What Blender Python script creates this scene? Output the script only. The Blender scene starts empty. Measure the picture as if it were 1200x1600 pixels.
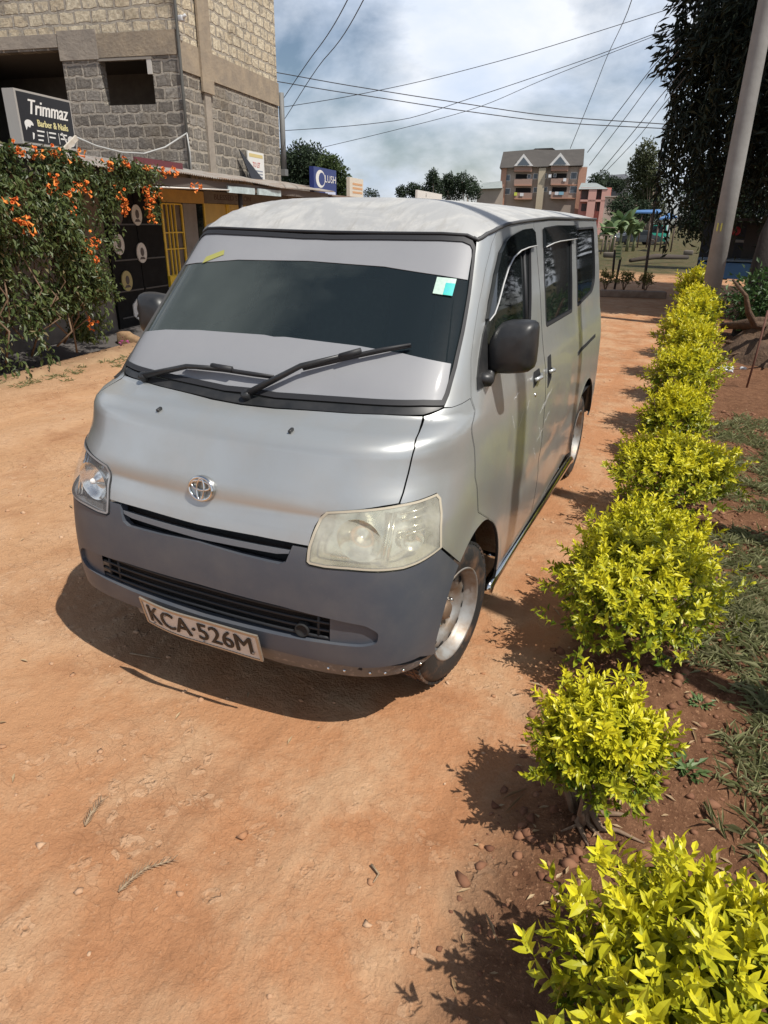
import bpy, bmesh, math, random
import numpy as np
from mathutils import Vector, Matrix
from mathutils.geometry import delaunay_2d_cdt
random.seed(7); RNG=np.random.default_rng(7)
SC=bpy.context.scene; COL=SC.collection
R=math.radians
import numpy as np, math
# ---- photograph camera, recovered from the van's known sizes
CAM=np.array([1.46282611,-1.55108627,1.76218692,math.radians(-24.54620373),math.radians(-23.83813894),math.radians(0.97637258),1036.8176])
def cam_axes():
    yaw,pitch,roll=CAM[3:6]
    cy,sy=np.cos(yaw),np.sin(yaw);cp,sp=np.cos(pitch),np.sin(pitch)
    f=np.array([sy*cp,cy*cp,sp]); r=np.array([cy,-sy,0]); u=np.cross(r,f)
    cr,sr=np.cos(roll),np.sin(roll)
    return np.array([r*cr+u*sr,-r*sr+u*cr,f])
CM=cam_axes()
def proj(P):
    d=(np.asarray(P,float)-CAM[:3])@CM.T
    return np.stack([600+CAM[6]*d[...,0]/d[...,2],800-CAM[6]*d[...,1]/d[...,2]],-1)
def ray(px):
    return CM.T@np.array([(px[0]-600)/CAM[6],-(px[1]-800)/CAM[6],1.0])
def hit(px,ax,v):
    d=ray(px); t=(v-CAM[ax])/d[ax]; return CAM[:3]+t*d
def hitp(px,P0,n):
    d=ray(px); n=np.asarray(n,float); t=((np.asarray(P0,float)-CAM[:3])@n)/(d@n); return CAM[:3]+t*d
# ---- van body surface P(u,z): u runs from the front centre round the corner and along the side
def pchip(xs,ys):
    x=np.array(xs,float);y=np.array(ys,float);h=np.diff(x);d=np.diff(y)/h
    m=np.zeros(len(x));m[0]=d[0];m[-1]=d[-1]
    for i in range(1,len(x)-1):
        if d[i-1]*d[i]>0:
            w1=2*h[i]+h[i-1];w2=h[i]+2*h[i-1];m[i]=(w1+w2)/(w1/d[i-1]+w2/d[i])
    def f(q):
        q=np.asarray(q,float);i=np.clip(np.searchsorted(x,q)-1,0,len(x)-2);t=(q-x[i])/h[i]
        v=(2*t**3-3*t**2+1)*y[i]+(t**3-2*t**2+t)*h[i]*m[i]+(-2*t**3+3*t**2)*y[i+1]+(t**3-t**2)*h[i]*m[i+1]
        v=np.where(q<x[0],y[0]+m[0]*(q-x[0]),v); return np.where(q>x[-1],y[-1]+m[-1]*(q-x[-1]),v)
    return f
YF=pchip([.15,.20,.25,.29,.33,.38,.46,.55,.63,.70,.76,.82,.88,.92,.97,1.03,1.065,1.09,1.105,1.125,1.142,1.16,1.25,1.40,1.55,1.705,1.80],
         [.20,.14,.10,.075,.060,.053,.050,.053,.060,.070,.083,.104,.128,.138,.16,.188,.205,.232,.265,.345,.412,.435,.52,.672,.828,.985,1.085])
WW=pchip([.15,.22,.30,.45,.60,.76,.95,1.10,1.19,1.30,1.45,1.60,1.72,1.80],
         [.77,.805,.822,.835,.838,.836,.830,.812,.792,.768,.738,.704,.676,.655])
NN=pchip([.15,.3,.5,.7,.84,.92,1.0,1.15,1.3,1.5,1.7,1.8],[6.5,7,7,7,6.4,5.2,4.7,5.0,5.0,5.0,5.0,5.0])
BW=pchip([.15,.95,1.05,1.12,1.18,1.8],[.08,.08,.06,.03,0,0])
YC=pchip([.15,.9,1.1,1.2,1.45,1.7,1.8],[1.05,1.05,1.06,1.09,1.21,1.32,1.38])
YR=pchip([.15,.4,.6,1.0,1.3,1.8],[3.96,4.02,4.03,4.02,4.0,3.93])
U1=1.2; RC=.16
def P0(u,z):
    u=np.asarray(u,float);z=np.asarray(z,float); u,z=np.broadcast_arrays(u,z)
    s=np.sign(u)+(u==0); a=np.abs(u)
    yf,w,n,yc,yr=YF(z),WW(z),NN(z),YC(z),YR(z)
    b_=BW(z); D=yc-yf-b_
    al=np.clip(a/U1,0,1)*np.pi/2; S,C=np.sin(al),np.cos(al)
    r=(np.abs(S)**n+np.abs(C)**n)**(-1/n)
    x=w*r*S; y=yc-D*r*C-b_*(1-(r*S)**2)
    Ls=yr-RC-yc                      # length of the straight side
    b=a-U1
    x=np.where(b>0,w,x); y=np.where(b>0,yc+b,y)
    e=b-Ls; th=np.clip(e/(RC*np.pi/2),0,1)*np.pi/2
    x=np.where(e>0,w-RC+RC*np.cos(th),x); y=np.where(e>0,yr-RC+RC*np.sin(th),y)
    g=e-RC*np.pi/2
    G=5.4-(U1+Ls+RC*np.pi/2); x=np.where(g>0,(w-RC)*np.clip(1-g/G,-.2,1),x); y=np.where(g>0,yr,y)
    t=np.clip((y-1.4)/2.2,0,1); t=t*t*(3-2*t); k=.05-.035*np.clip((z-1.2)/.5,0,1); x=x*(1-k*t)
    # soft crease under the bonnet at badge height, shoulder bulge along the side
    fr=np.clip(1-a/1.0,0,1)
    y=y+.007*np.exp(-((z-(.868-.02*fr))/.022)**2)*np.clip(fr*4,0,1)*(a<1.0)
    # wheel arch swell
    for yc_,zc in ((.66,.30),(3.365,.30)):
        d=np.sqrt((y-yc_)**2+(z-zc)**2)
        x=x+.014*np.exp(-((d-.37)/.06)**2)*(a>.75)*np.clip((a-.75)/.15,0,1)
    # rubbing strip valley low on the doors
    x=x-.006*np.exp(-((z-.62)/.05)**2)*np.clip((y-1.1)/.2,0,1)*np.clip((3.0-y)/.2,0,1)
    for dy,dz,dr,dd in ((1.16,.86,.10,.005),(1.42,.70,.09,-.004),(1.63,.90,.07,.004),(2.25,.62,.16,.006),(2.55,.85,.10,-.004),(3.0,1.08,.12,.004)):
        x=x-dd*np.exp(-(((y-dy)/dr)**2+((z-dz)/(dr*1.5))**2))*(a>U1)*(s>0)
    return np.stack([x*s,y,z+0*x],-1)
def Pn(u,z,h=2e-3):
    du=P0(np.asarray(u)+h,z)-P0(np.asarray(u)-h,z); dz=P0(u,np.asarray(z)+h)-P0(u,np.asarray(z)-h)
    n=np.cross(du,dz); return n/np.linalg.norm(n,axis=-1,keepdims=True)
_ug=np.linspace(.0,4.2,700); _zg=np.linspace(.17,1.80,330)
_UG,_ZG=np.meshgrid(_ug,_zg); _PG=P0(_UG,_ZG); _NG=Pn(_UG,_ZG); _XG=proj(_PG)
_FG=((CAM[:3]-_PG)*_NG).sum(-1)>0
_DG=np.linalg.norm(_PG-CAM[:3],axis=-1)
def inv(px):
    e=((_XG-np.array(px))**2).sum(-1)+np.where(_FG,0,1e4)+_DG*2
    i=np.unravel_index(np.argmin(e),e.shape); q=np.array([_UG[i],_ZG[i]])
    for _ in range(12):
        f=proj(P0(q[0],q[1]))-px; h=1e-4
        J=np.stack([(proj(P0(q[0]+h,q[1]))-px-f)/h,(proj(P0(q[0],q[1]+h))-px-f)/h],1)
        st=np.linalg.lstsq(J,-f,rcond=1e-3)[0]; st=np.clip(st,-.05,.05); q=q+st
    return q
def uy(y,z):
    lo,hi=.35,5.0
    for _ in range(40):
        m=(lo+hi)/2
        if P0(m,z)[1]<y: lo=m
        else: hi=m
    return np.array([lo,z])
def ux(x,z):
    lo,hi=0,1.2
    for _ in range(40):
        m=(lo+hi)/2
        if P0(m,z)[0]<x: lo=m
        else: hi=m
    return np.array([lo,z])
def pt(s):
    if s[0]=='y': return uy(s[1],s[2])
    if s[0]=='x': return ux(s[1],s[2])
    if s[0]=='u': return np.array([s[1],s[2]],float)
    return inv(s)
# ------------------------------------------------------------------ helpers
def tag(o,label=None,cat=None,group=None,kind=None):
    if label: o['label']=label
    if cat: o['category']=cat
    if group: o['group']=group
    if kind: o['kind']=kind
    return o
def empty(name,loc,label=None,cat=None,group=None,rz=0):
    o=bpy.data.objects.new(name,None); COL.objects.link(o); o.location=loc; o.rotation_euler=(0,0,rz); o.empty_display_size=.2
    return tag(o,label,cat,group)
def origin(p):
    v=Vector((0,0,0))
    while p is not None: v+=Vector(p.location); p=p.parent
    return v
def mobj(name,V,F,mats,parent=None,smooth=False,mi=None,normals=None,uv=None,loc=None,cols=None):
    """one mesh object; V in world metres (or local to loc)"""
    me=bpy.data.meshes.new(name)
    V=np.asarray(V,float).reshape(-1,3)
    off=np.array(origin(parent)) if parent is not None else np.zeros(3)
    own=np.array(loc) if loc is not None else np.zeros(3)
    me.from_pydata((V-off-own).tolist() if loc is not None else (V-off).tolist(),[],[list(map(int,f)) for f in F])
    for m in (mats if isinstance(mats,(list,tuple)) else [mats]): me.materials.append(m)
    if mi is not None: me.polygons.foreach_set('material_index',np.asarray(mi,np.int32))
    if smooth is not False:
        s=np.ones(len(F),bool) if smooth is True else np.asarray(smooth,bool)
        me.polygons.foreach_set('use_smooth',s)
    if cols is not None:
        a=me.color_attributes.new('tint','FLOAT_COLOR','POINT'); a.data.foreach_set('color',np.asarray(cols,np.float32).ravel())
    me.update()
    if normals is not None: me.normals_split_custom_set(normals)
    o=bpy.data.objects.new(name,me); COL.objects.link(o)
    if parent is not None: o.parent=parent
    if loc is not None: o.location=Vector(loc)
    return o
class MB:
    """collects shapes, builds one mesh"""
    def __init__(s): s.V=[];s.F=[];s.S=[];s.M=[];s.n=0
    def add(s,V,F,smooth=False,m=0):
        V=np.asarray(V,float).reshape(-1,3); s.V.append(V)
        for f in F: s.F.append([i+s.n for i in f]); s.S.append(smooth); s.M.append(m)
        s.n+=len(V); return s
    def box(s,c,d,rot=None,m=0,bev=0):
        c=np.array(c,float);d=np.array(d,float)/2
        if bev<=0:
            V=np.array([[x,y,z] for x in(-1,1) for y in(-1,1) for z in(-1,1)],float)*d
            F=[[0,1,3,2],[4,6,7,5],[0,4,5,1],[2,3,7,6],[0,2,6,4],[1,5,7,3]]
        else:
            bm=bmesh.new(); bmesh.ops.create_cube(bm,size=1)
            for v in bm.verts: v.co=Vector(np.array(v.co)*d*2)
            bmesh.ops.bevel(bm,geom=list(bm.edges),offset=min(bev,.45*2*d.min()),segments=2,affect='EDGES',profile=.5)
            bm.verts.ensure_lookup_table(); V=np.array([v.co[:] for v in bm.verts]); F=[[v.index for v in f.verts] for f in bm.faces]; bm.free()
        if rot is not None: V=V@np.array(rot).T
        return s.add(V+c,F,bev>0,m)
    def tube(s,P,r,n=8,m=0,cap=True):
        P=np.asarray(P,float); r=np.broadcast_to(np.asarray(r,float),(len(P),))
        T=np.gradient(P,axis=0); T/=np.linalg.norm(T,axis=1,keepdims=True)+1e-12
        ref=np.array([0,0,1.]) if abs(T[0][2])<.9 else np.array([1.,0,0])
        a=np.cross(T[0],ref); a/=np.linalg.norm(a); V=[]
        for i in range(len(P)):
            a=a-T[i]*(a@T[i]); a/=np.linalg.norm(a)+1e-12; b=np.cross(T[i],a)
            for k in range(n):
                t=2*math.pi*k/n; V.append(P[i]+r[i]*(a*math.cos(t)+b*math.sin(t)))
        F=[]
        for i in range(len(P)-1):
            for k in range(n):
                k2=(k+1)%n; F.append([i*n+k,i*n+k2,(i+1)*n+k2,(i+1)*n+k])
        if cap: F.append(list(range(n))[::-1]); F.append([(len(P)-1)*n+k for k in range(n)])
        return s.add(V,F,True,m)
    def lathe(s,prof,c,axis=(1,0,0),n=48,m=0,closed=False):
        """prof = [(along axis, radius)]"""
        ax=np.array(axis,float);ax/=np.linalg.norm(ax); ref=np.array([0,0,1.]) if abs(ax[2])<.9 else np.array([1.,0,0])
        a=np.cross(ax,ref);a/=np.linalg.norm(a);b=np.cross(ax,a);V=[];L=len(prof)
        for h,r in prof:
            for k in range(n):
                t=2*math.pi*k/n; V.append(np.array(c)+ax*h+r*(a*math.cos(t)+b*math.sin(t)))
        F=[]
        for i in range(L-1 if not closed else L):
            j=(i+1)%L
            for k in range(n):
                k2=(k+1)%n; F.append([i*n+k,j*n+k,j*n+k2,i*n+k2])
        return s.add(V,F,True,m)
    def prism(s,poly,h0,h1,frame,m=0,smooth=False):
        """poly in (a,b); frame=(origin,A,B,N); extruded along N from h0 to h1"""
        o,A,B,N=[np.array(q,float) for q in frame]; n=len(poly)
        V=[o+a*A+b*B+h0*N for a,b in poly]+[o+a*A+b*B+h1*N for a,b in poly]
        F=[list(range(n))[::-1],list(range(n,2*n))]+[[i,(i+1)%n,n+(i+1)%n,n+i] for i in range(n)]
        return s.add(V,F,smooth,m)
    def build(s,name,mats,parent=None,loc=None):
        V=np.concatenate(s.V) if s.V else np.zeros((0,3))
        o=mobj(name,V,s.F,mats,parent,smooth=s.S,mi=s.M,loc=loc); return o
def copy_tree(o,parent=None):
    c=o.copy(); COL.objects.link(c); c.parent=parent
    for ch in list(o.children): copy_tree(ch,c)
    return c
# ---- materials
def nd(nt,t,**k):
    n=nt.nodes.new(t)
    for a,b in k.items():
        if a.startswith('i_'):
            n.inputs[a[2:].replace('_',' ')].default_value=b
        else: setattr(n,a,b)
    return n
def newmat(name):
    m=bpy.data.materials.new(name); m.use_nodes=True; nt=m.node_tree; b=nt.nodes['Principled BSDF']; return m,nt,b
def rgb(c): return (c[0],c[1],c[2],1)
def coords(nt,scale=1,obj=True):
    tc=nd(nt,'ShaderNodeTexCoord'); mp=nd(nt,'ShaderNodeMapping'); nt.links.new(tc.outputs['Object'],mp.inputs['Vector'])
    mp.inputs['Scale'].default_value=(scale,)*3 if not isinstance(scale,(tuple,list)) else scale
    return mp.outputs['Vector']
def noise(nt,vec,scale,detail=6,rough=.6,dist=0):
    n=nd(nt,'ShaderNodeTexNoise'); n.inputs['Scale'].default_value=scale;n.inputs['Detail'].default_value=detail;n.inputs['Roughness'].default_value=rough;n.inputs['Distortion'].default_value=dist
    if vec is not None: nt.links.new(vec,n.inputs['Vector'])
    return n.outputs['Fac']
def ramp(nt,fac,a,b,ca=(0,0,0),cb=(1,1,1)):
    r=nd(nt,'ShaderNodeValToRGB'); r.color_ramp.elements[0].position=a;r.color_ramp.elements[1].position=b
    r.color_ramp.elements[0].color=rgb(ca);r.color_ramp.elements[1].color=rgb(cb); nt.links.new(fac,r.inputs['Fac']); return r.outputs['Color']
def mix(nt,f,a,b,bl='MIX'):
    m=nd(nt,'ShaderNodeMix',data_type='RGBA',blend_type=bl)
    for v,i in ((f,0),(a,6),(b,7)):
        if hasattr(v,'is_linked') : nt.links.new(v,m.inputs[i])
        elif isinstance(v,(int,float)): m.inputs[i].default_value=v
        else: m.inputs[i].default_value=rgb(v)
    return m.outputs[2]
def bump(nt,b,h,strength=.3,dist=.01):
    n=nd(nt,'ShaderNodeBump'); n.inputs['Strength'].default_value=strength;n.inputs['Distance'].default_value=dist
    nt.links.new(h,n.inputs['Height']); nt.links.new(n.outputs['Normal'],b.inputs['Normal']); return n
def M(name,col,rough=.5,metal=0,coat=0,col2=None,ns=8,na=(.35,.7),bs=None,bst=.3,bd=.01,spec=None,det=6):
    m,nt,b=newmat(name); b.inputs['Base Color'].default_value=rgb(col); b.inputs['Roughness'].default_value=rough;b.inputs['Metallic'].default_value=metal
    b.inputs['Coat Weight'].default_value=coat; b.inputs['Coat Roughness'].default_value=.1
    if spec is not None: b.inputs['Specular IOR Level'].default_value=spec
    if col2 is not None:
        v=coords(nt); f=ramp(nt,noise(nt,v,ns,det),na[0],na[1]); nt.links.new(mix(nt,f,col,col2),b.inputs['Base Color'])
    if bs is not None:
        v=coords(nt); bump(nt,b,noise(nt,v,bs,6),bst,bd)
    return m
# ---- text as real mesh
def text_mesh(s,size=1.0,extrude=0.0,shear=0.0,align='CENTER',bold=0.0):
    cu=bpy.data.curves.new('t','FONT'); cu.body=s; cu.size=size; cu.extrude=extrude; cu.shear=shear; cu.align_x=align; cu.align_y='CENTER'; cu.offset=bold; cu.resolution_u=3
    o=bpy.data.objects.new('t',cu); COL.objects.link(o)
    bpy.context.view_layer.update()
    me=bpy.data.meshes.new_from_object(o.evaluated_get(bpy.context.evaluated_depsgraph_get()))
    V=np.array([v.co[:] for v in me.vertices]).reshape(-1,3); F=[list(p.vertices) for p in me.polygons]
    bpy.data.objects.remove(o); bpy.data.curves.remove(cu); bpy.data.meshes.remove(me)
    return V,F
def text_on(mb,s,size,frame,a,b,h=.003,m=0,sx=1.0,shear=0.0,extrude=.001,bold=0.0,align='CENTER',bend=None):
    V,F=text_mesh(s,size,extrude,shear,align,bold)
    o,A,B,N=[np.array(q,float) for q in frame]
    W=o+(a+V[:,0:1]*sx)*A+(b+V[:,1:2])*B+(h+V[:,2:3])*N
    if bend is not None: W=bend(W)
    mb.add(W,F,False,m)
CLOUD_OFF=(0.3,0.1,0); EXPO=0.0; YS1=1.29; YS2=2.95
# ------------------------------------------------------------------ polygon tools on the (u,z) sheet
def inpoly(P,poly):
    x,y=P[:,0],P[:,1]; r=np.zeros(len(P),bool); n=len(poly)
    for i in range(n):
        x1,y1=poly[i];x2,y2=poly[(i+1)%n]
        if y1==y2: continue
        c=((y1>y)!=(y2>y))&(x<(x2-x1)*(y-y1)/(y2-y1)+x1); r^=c
    return r
def densify(poly,step):
    out=[]; n=len(poly)
    for i in range(n):
        a=poly[i];b=poly[(i+1)%n]; k=max(1,int(np.ceil(np.linalg.norm(b-a)/step)))
        for j in range(k): out.append(a+(b-a)*j/k)
    return np.array(out)
def area(p): return .5*np.sum(p[:,0]*np.roll(p[:,1],-1)-np.roll(p[:,0],-1)*p[:,1])
def inset(poly,g):
    """move the outline inwards by g"""
    if abs(g)<1e-9: return poly
    p=poly if area(poly)>0 else poly[::-1]
    a=p-np.roll(p,1,0);b=np.roll(p,-1,0)-p
    na=np.stack([-a[:,1],a[:,0]],1);nb=np.stack([-b[:,1],b[:,0]],1)
    na/=np.linalg.norm(na,axis=1,keepdims=True)+1e-12;nb/=np.linalg.norm(nb,axis=1,keepdims=True)+1e-12
    m=na+nb; l=np.linalg.norm(m,axis=1,keepdims=True); m/=l+1e-9
    k=np.clip(1/np.maximum((m*na).sum(1,keepdims=True),.35),1,2.2)
    return p+m*k*g
def smoothpoly(poly,rad,closed=True):
    """round the corners a little (Chaikin twice on short corner pieces)"""
    out=[]; n=len(poly)
    for i in range(n):
        a,b,c=poly[i-1],poly[i],poly[(i+1)%n]
        da=np.linalg.norm(a-b);dc=np.linalg.norm(c-b); r=min(rad,da*.45,dc*.45)
        p=b+(a-b)/da*r; q=b+(c-b)/dc*r
        for t in (0,.25,.5,.75,1): out.append((1-t)**2*p+2*t*(1-t)*b+t*t*q)
    return np.array(out)
def cdt(poly,holes,step):
    pts=[];edges=[]
    for L in [poly]+holes:
        k=len(pts); m=len(L); pts+=list(L); edges+=[(k+i,k+(i+1)%m) for i in range(m)]
    B=np.array(pts); lo,hi=B.min(0),B.max(0)
    gx=np.arange(lo[0]+step/2,hi[0],step);gy=np.arange(lo[1]+step/2,hi[1],step)
    G=np.stack(np.meshgrid(gx,gy),-1).reshape(-1,2)
    G=G[inpoly(G,poly)] if len(G) else G
    for h in holes:
        if len(G): G=G[~inpoly(G,h)]
    if len(G):
        keep=np.ones(len(G),bool)
        for i in range(0,len(G),2000):
            d=((G[i:i+2000,None]-B[None])**2).sum(-1).min(1); keep[i:i+2000]=d>(step*.45)**2
        G=G[keep]; pts+=list(G)
    r=delaunay_2d_cdt([Vector(p) for p in pts],edges,[],0,1e-6)
    V=np.array([v[:] for v in r[0]]); F=np.array([f for f in r[2]])
    c=V[F].mean(1); k=inpoly(c,poly)
    for h in holes: k&=~inpoly(c,h)
    F=F[k]
    a=V[F[:,1]]-V[F[:,0]];b=V[F[:,2]]-V[F[:,0]]; cr=a[:,0]*b[:,1]-a[:,1]*b[:,0]
    F=F[np.abs(cr)>1e-12]; cr=cr[np.abs(cr)>1e-12]
    F[cr<0]=F[cr<0][:,::-1]; return V,F
def uzs(spec): return np.array([pt(s) for s in spec])
def sheet(name,poly,mats,parent,holes=(),gap=.0,off=0.,flange=.012,step=.025,flip=False,sym=False,flm=1,S=P0,N=Pn,bstep=.015,rnd=0,label=None,mirror_pair=None):
    """a trimmed piece of the body surface: outline poly in (u,z), hem folded inwards"""
    poly=np.asarray(poly,float)
    if rnd: poly=smoothpoly(poly,rnd)
    if sym:
        h=poly; h=h.copy(); h[np.abs(h[:,0])<.014,0]=0
        m=h[::-1].copy(); m[:,0]*=-1
        poly=np.concatenate([h,m]); keep=[0]
        for i in range(1,len(poly)):
            if np.linalg.norm(poly[i]-poly[keep[-1]])>1e-6: keep.append(i)
        poly=poly[keep]
        if np.linalg.norm(poly[0]-poly[-1])<1e-6: poly=poly[:-1]
    poly=densify(poly,bstep); poly=inset(poly,gap)
    hs=[]
    for h in holes:
        h=np.asarray(h,float); h=densify(h,bstep); hs.append(inset(h,-gap) if gap else (h if area(h)>0 else h[::-1]))
    V2,F=cdt(poly,hs,step)
    V2=np.array(V2)
    def make(flip,nm):
        u=V2[:,0]*(-1 if flip else 1); P=S(u,V2[:,1]); Nn=N(u,V2[:,1])
        if (Nn[:,1].mean()>0 and abs(u).max()<.3): pass
        X=P+off*Nn
        FF=F if not flip else F[:,::-1]
        faces=[list(f) for f in FF]; mi=[0]*len(faces); sm=[True]*len(faces); nn=len(X); VV=X; NV=list(Nn)
        if flange:
            cnt={}
            for f in FF:
                for i in range(3):
                    a,b=f[i],f[(i+1)%3]; cnt[(a,b)]=1
            br=[e for e in cnt if (e[1],e[0]) not in cnt]
            ids=sorted({a for e in br for a in e}); mp={a:i for i,a in enumerate(ids)}
            top=X[ids]; bot=X[ids]-flange*Nn[ids]; k=len(ids)
            VV=np.concatenate([X,top,bot])
            for a,b in br: faces.append([nn+mp[b],nn+mp[a],nn+k+mp[a],nn+k+mp[b]]); mi.append(min(flm,len(mats)-1) if isinstance(mats,(list,tuple)) else 0); sm.append(False)
        nl=[]
        for i,f in enumerate(faces):
            if sm[i]: nl+= [tuple(Nn[v]) for v in f]
            else: nl+= [(0,0,0)]*len(f)
        return mobj(nm,VV,faces,mats,parent,smooth=sm,mi=mi,normals=nl)
    o=make(flip,name)
    if label: o['label']=label
    return o
def both(*a,**k):
    o1=sheet(*a,**k); k2=dict(k); k2['flip']=True; k2.pop('label',None); o2=sheet(*a,**k2); return o1,o2
def on(q,off=0.): 
    q=np.asarray(q,float); return P0(q[...,0],q[...,1])+off*Pn(q[...,0],q[...,1])

# ------------------------------------------------------------------ van materials
def paint_mat():
    m,nt,b=newmat('silver_paint'); v=coords(nt)
    d=ramp(nt,noise(nt,v,2.2,8,.65),.42,.75); c=mix(nt,d,(.455,.47,.46),(.40,.40,.375))
    f=ramp(nt,noise(nt,v,9,5,.6),.45,.9); c=mix(nt,f,c,(.46,.45,.42))
    sp=nd(nt,'ShaderNodeNewGeometry'); sz=nd(nt,'ShaderNodeSeparateXYZ'); nt.links.new(sp.outputs['Position'],sz.inputs[0])
    mr=nd(nt,'ShaderNodeMapRange'); mr.inputs['From Min'].default_value=.95; mr.inputs['From Max'].default_value=.30; mr.inputs['To Max'].default_value=.55; nt.links.new(sz.outputs[2],mr.inputs['Value'])
    mu=nd(nt,'ShaderNodeMath',operation='MULTIPLY'); nt.links.new(mr.outputs[0],mu.inputs[0]); nt.links.new(ramp(nt,noise(nt,v,3.5,8,.7),.30,.72),mu.inputs[1]); c=mix(nt,mu.outputs[0],c,(.34,.22,.145))
    nt.links.new(c,b.inputs['Base Color'])
    b.inputs['Metallic'].default_value=.55
    r=nd(nt,'ShaderNodeMapRange'); r.inputs['To Min'].default_value=.32; r.inputs['To Max'].default_value=.48
    nt.links.new(d,r.inputs['Value']); nt.links.new(r.outputs[0],b.inputs['Roughness'])
    b.inputs['Coat Weight'].default_value=.55; b.inputs['Coat Roughness'].default_value=.10
    w=nd(nt,'ShaderNodeBump'); w.inputs['Strength'].default_value=.16; w.inputs['Distance'].default_value=.012
    nt.links.new(noise(nt,v,2.6,2,.5),w.inputs['Height']); nt.links.new(w.outputs['Normal'],b.inputs['Normal']); nt.links.new(w.outputs['Normal'],b.inputs['Coat Normal'])
    return m
def roof_mat():
    m,nt,b=newmat('faded_roof_paint'); v=coords(nt)
    a=ramp(nt,noise(nt,v,3.2,9,.7,.8),.45,.62); c=mix(nt,a,(.40,.40,.39),(.56,.545,.505))
    s=ramp(nt,noise(nt,coords(nt,(14,2.2,5)),1.5,8,.75),.50,.68); c=mix(nt,s,c,(.36,.35,.325))
    nt.links.new(c,b.inputs['Base Color']); b.inputs['Roughness'].default_value=.55; b.inputs['Metallic'].default_value=.15
    return m
def glass_mat(name,tint,fac=.8,base=(.010,.013,.014)):
    """tinted pane: dark see-through film under a reflecting surface"""
    m,nt,b=newmat(name); out=nt.nodes['Material Output']
    tr=nd(nt,'ShaderNodeBsdfTransparent'); tr.inputs['Color'].default_value=rgb(tint)
    b.inputs['Base Color'].default_value=rgb(base); b.inputs['Roughness'].default_value=.04; b.inputs['IOR'].default_value=1.5
    v=coords(nt); f=ramp(nt,noise(nt,v,5,5,.6),.55,.8,(.03,.03,.03),(.12,.12,.12)); nt.links.new(f,b.inputs['Roughness'])
    mx=nd(nt,'ShaderNodeMixShader'); mx.inputs[0].default_value=fac
    nt.links.new(tr.outputs[0],mx.inputs[1]); nt.links.new(b.outputs[0],mx.inputs[2]); nt.links.new(mx.outputs[0],out.inputs['Surface']); return m
def lens_mat(name,haze,col,tint):
    m,nt,b=newmat(name); out=nt.nodes['Material Output']
    b.inputs['Base Color'].default_value=rgb(col); b.inputs['Roughness'].default_value=.16; b.inputs['Coat Weight'].default_value=.6; b.inputs['Coat Roughness'].default_value=.05
    v=coords(nt); f=ramp(nt,noise(nt,v,9,6,.6),.35,.7,(haze*.55,)*3,(min(1,haze*1.25),)*3)
    tr=nd(nt,'ShaderNodeBsdfTransparent'); tr.inputs['Color'].default_value=rgb(tint)
    mx=nd(nt,'ShaderNodeMixShader'); nt.links.new(f,mx.inputs[0]); nt.links.new(tr.outputs[0],mx.inputs[1]); nt.links.new(b.outputs[0],mx.inputs[2]); nt.links.new(mx.outputs[0],out.inputs['Surface']); return m
PAINT=paint_mat(); ROOFP=roof_mat()
SEAM=M('seam_rubber',(.012,.012,.012),.8)
def _scuff(m):
    nt=m.node_tree;b=nt.nodes['Principled BSDF']; l=b.inputs['Base Color'].links[0].from_socket; v=coords(nt); a=ramp(nt,noise(nt,v,70,5,.75),.66,.72); k=ramp(nt,noise(nt,v,3.2,3,.5),.50,.66); mm=nd(nt,'ShaderNodeMath',operation='MULTIPLY'); nt.links.new(a,mm.inputs[0]);nt.links.new(k,mm.inputs[1]); nt.links.new(mix(nt,mm.outputs[0],l,(.30,.29,.28)),b.inputs['Base Color']); return m
BUMP=M('bumper_plastic',(.066,.074,.090),.46,col2=(.095,.097,.104),ns=7,na=(.4,.75),bs=260,bst=.12,bd=.002)
_scuff(BUMP)
BLACKP=M('black_plastic',(.016,.017,.018),.42,col2=(.035,.034,.033),ns=14)
GRILLE=M('grille_plastic',(.13,.14,.155),.4)
GRILLD=M('lower_grille_plastic',(.014,.015,.017),.6)
RUBBER=M('seal_rubber',(.018,.018,.02),.6)
FILM=M('sun_film',(.235,.238,.25),.5,col2=(.275,.277,.285),ns=2.5,na=(.3,.8),coat=.08)
TINT=glass_mat('tinted_glass',(.10,.105,.10),.93)
TINT.node_tree.nodes['Principled BSDF'].inputs['Specular IOR Level'].default_value=.28
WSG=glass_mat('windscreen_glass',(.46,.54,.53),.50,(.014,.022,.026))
def _dust_and_sheen(m):  # noise as dust film; paler left side paints a reflection into the base colour
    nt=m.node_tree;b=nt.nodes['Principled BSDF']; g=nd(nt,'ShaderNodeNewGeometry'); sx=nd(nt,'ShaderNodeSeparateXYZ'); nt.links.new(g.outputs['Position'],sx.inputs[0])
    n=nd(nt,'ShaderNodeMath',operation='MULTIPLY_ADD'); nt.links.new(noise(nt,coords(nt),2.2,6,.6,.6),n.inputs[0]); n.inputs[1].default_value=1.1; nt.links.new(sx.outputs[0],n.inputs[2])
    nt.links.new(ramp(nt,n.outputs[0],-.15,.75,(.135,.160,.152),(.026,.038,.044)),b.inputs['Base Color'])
_dust_and_sheen(WSG)
VISOR=glass_mat('smoked_visor',(.09,.085,.08),.86)
CHROME=M('chrome',(.72,.72,.70),.12,1)
STEEL=M('wheel_steel',(.36,.36,.35),.5,.45,col2=(.23,.17,.12),ns=11,na=(.36,.66))
TYRE=M('tyre_rubber',(.020,.019,.018),.72,col2=(.17,.095,.055),ns=9,na=(.50,.72),bs=80,bst=.3,bd=.004)
LENSY=lens_mat('yellowed_lens',.42,(.78,.76,.64),(.95,.93,.80))
LENSC=lens_mat('clear_lens',.16,(.75,.75,.75),(.97,.97,.97))
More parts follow.
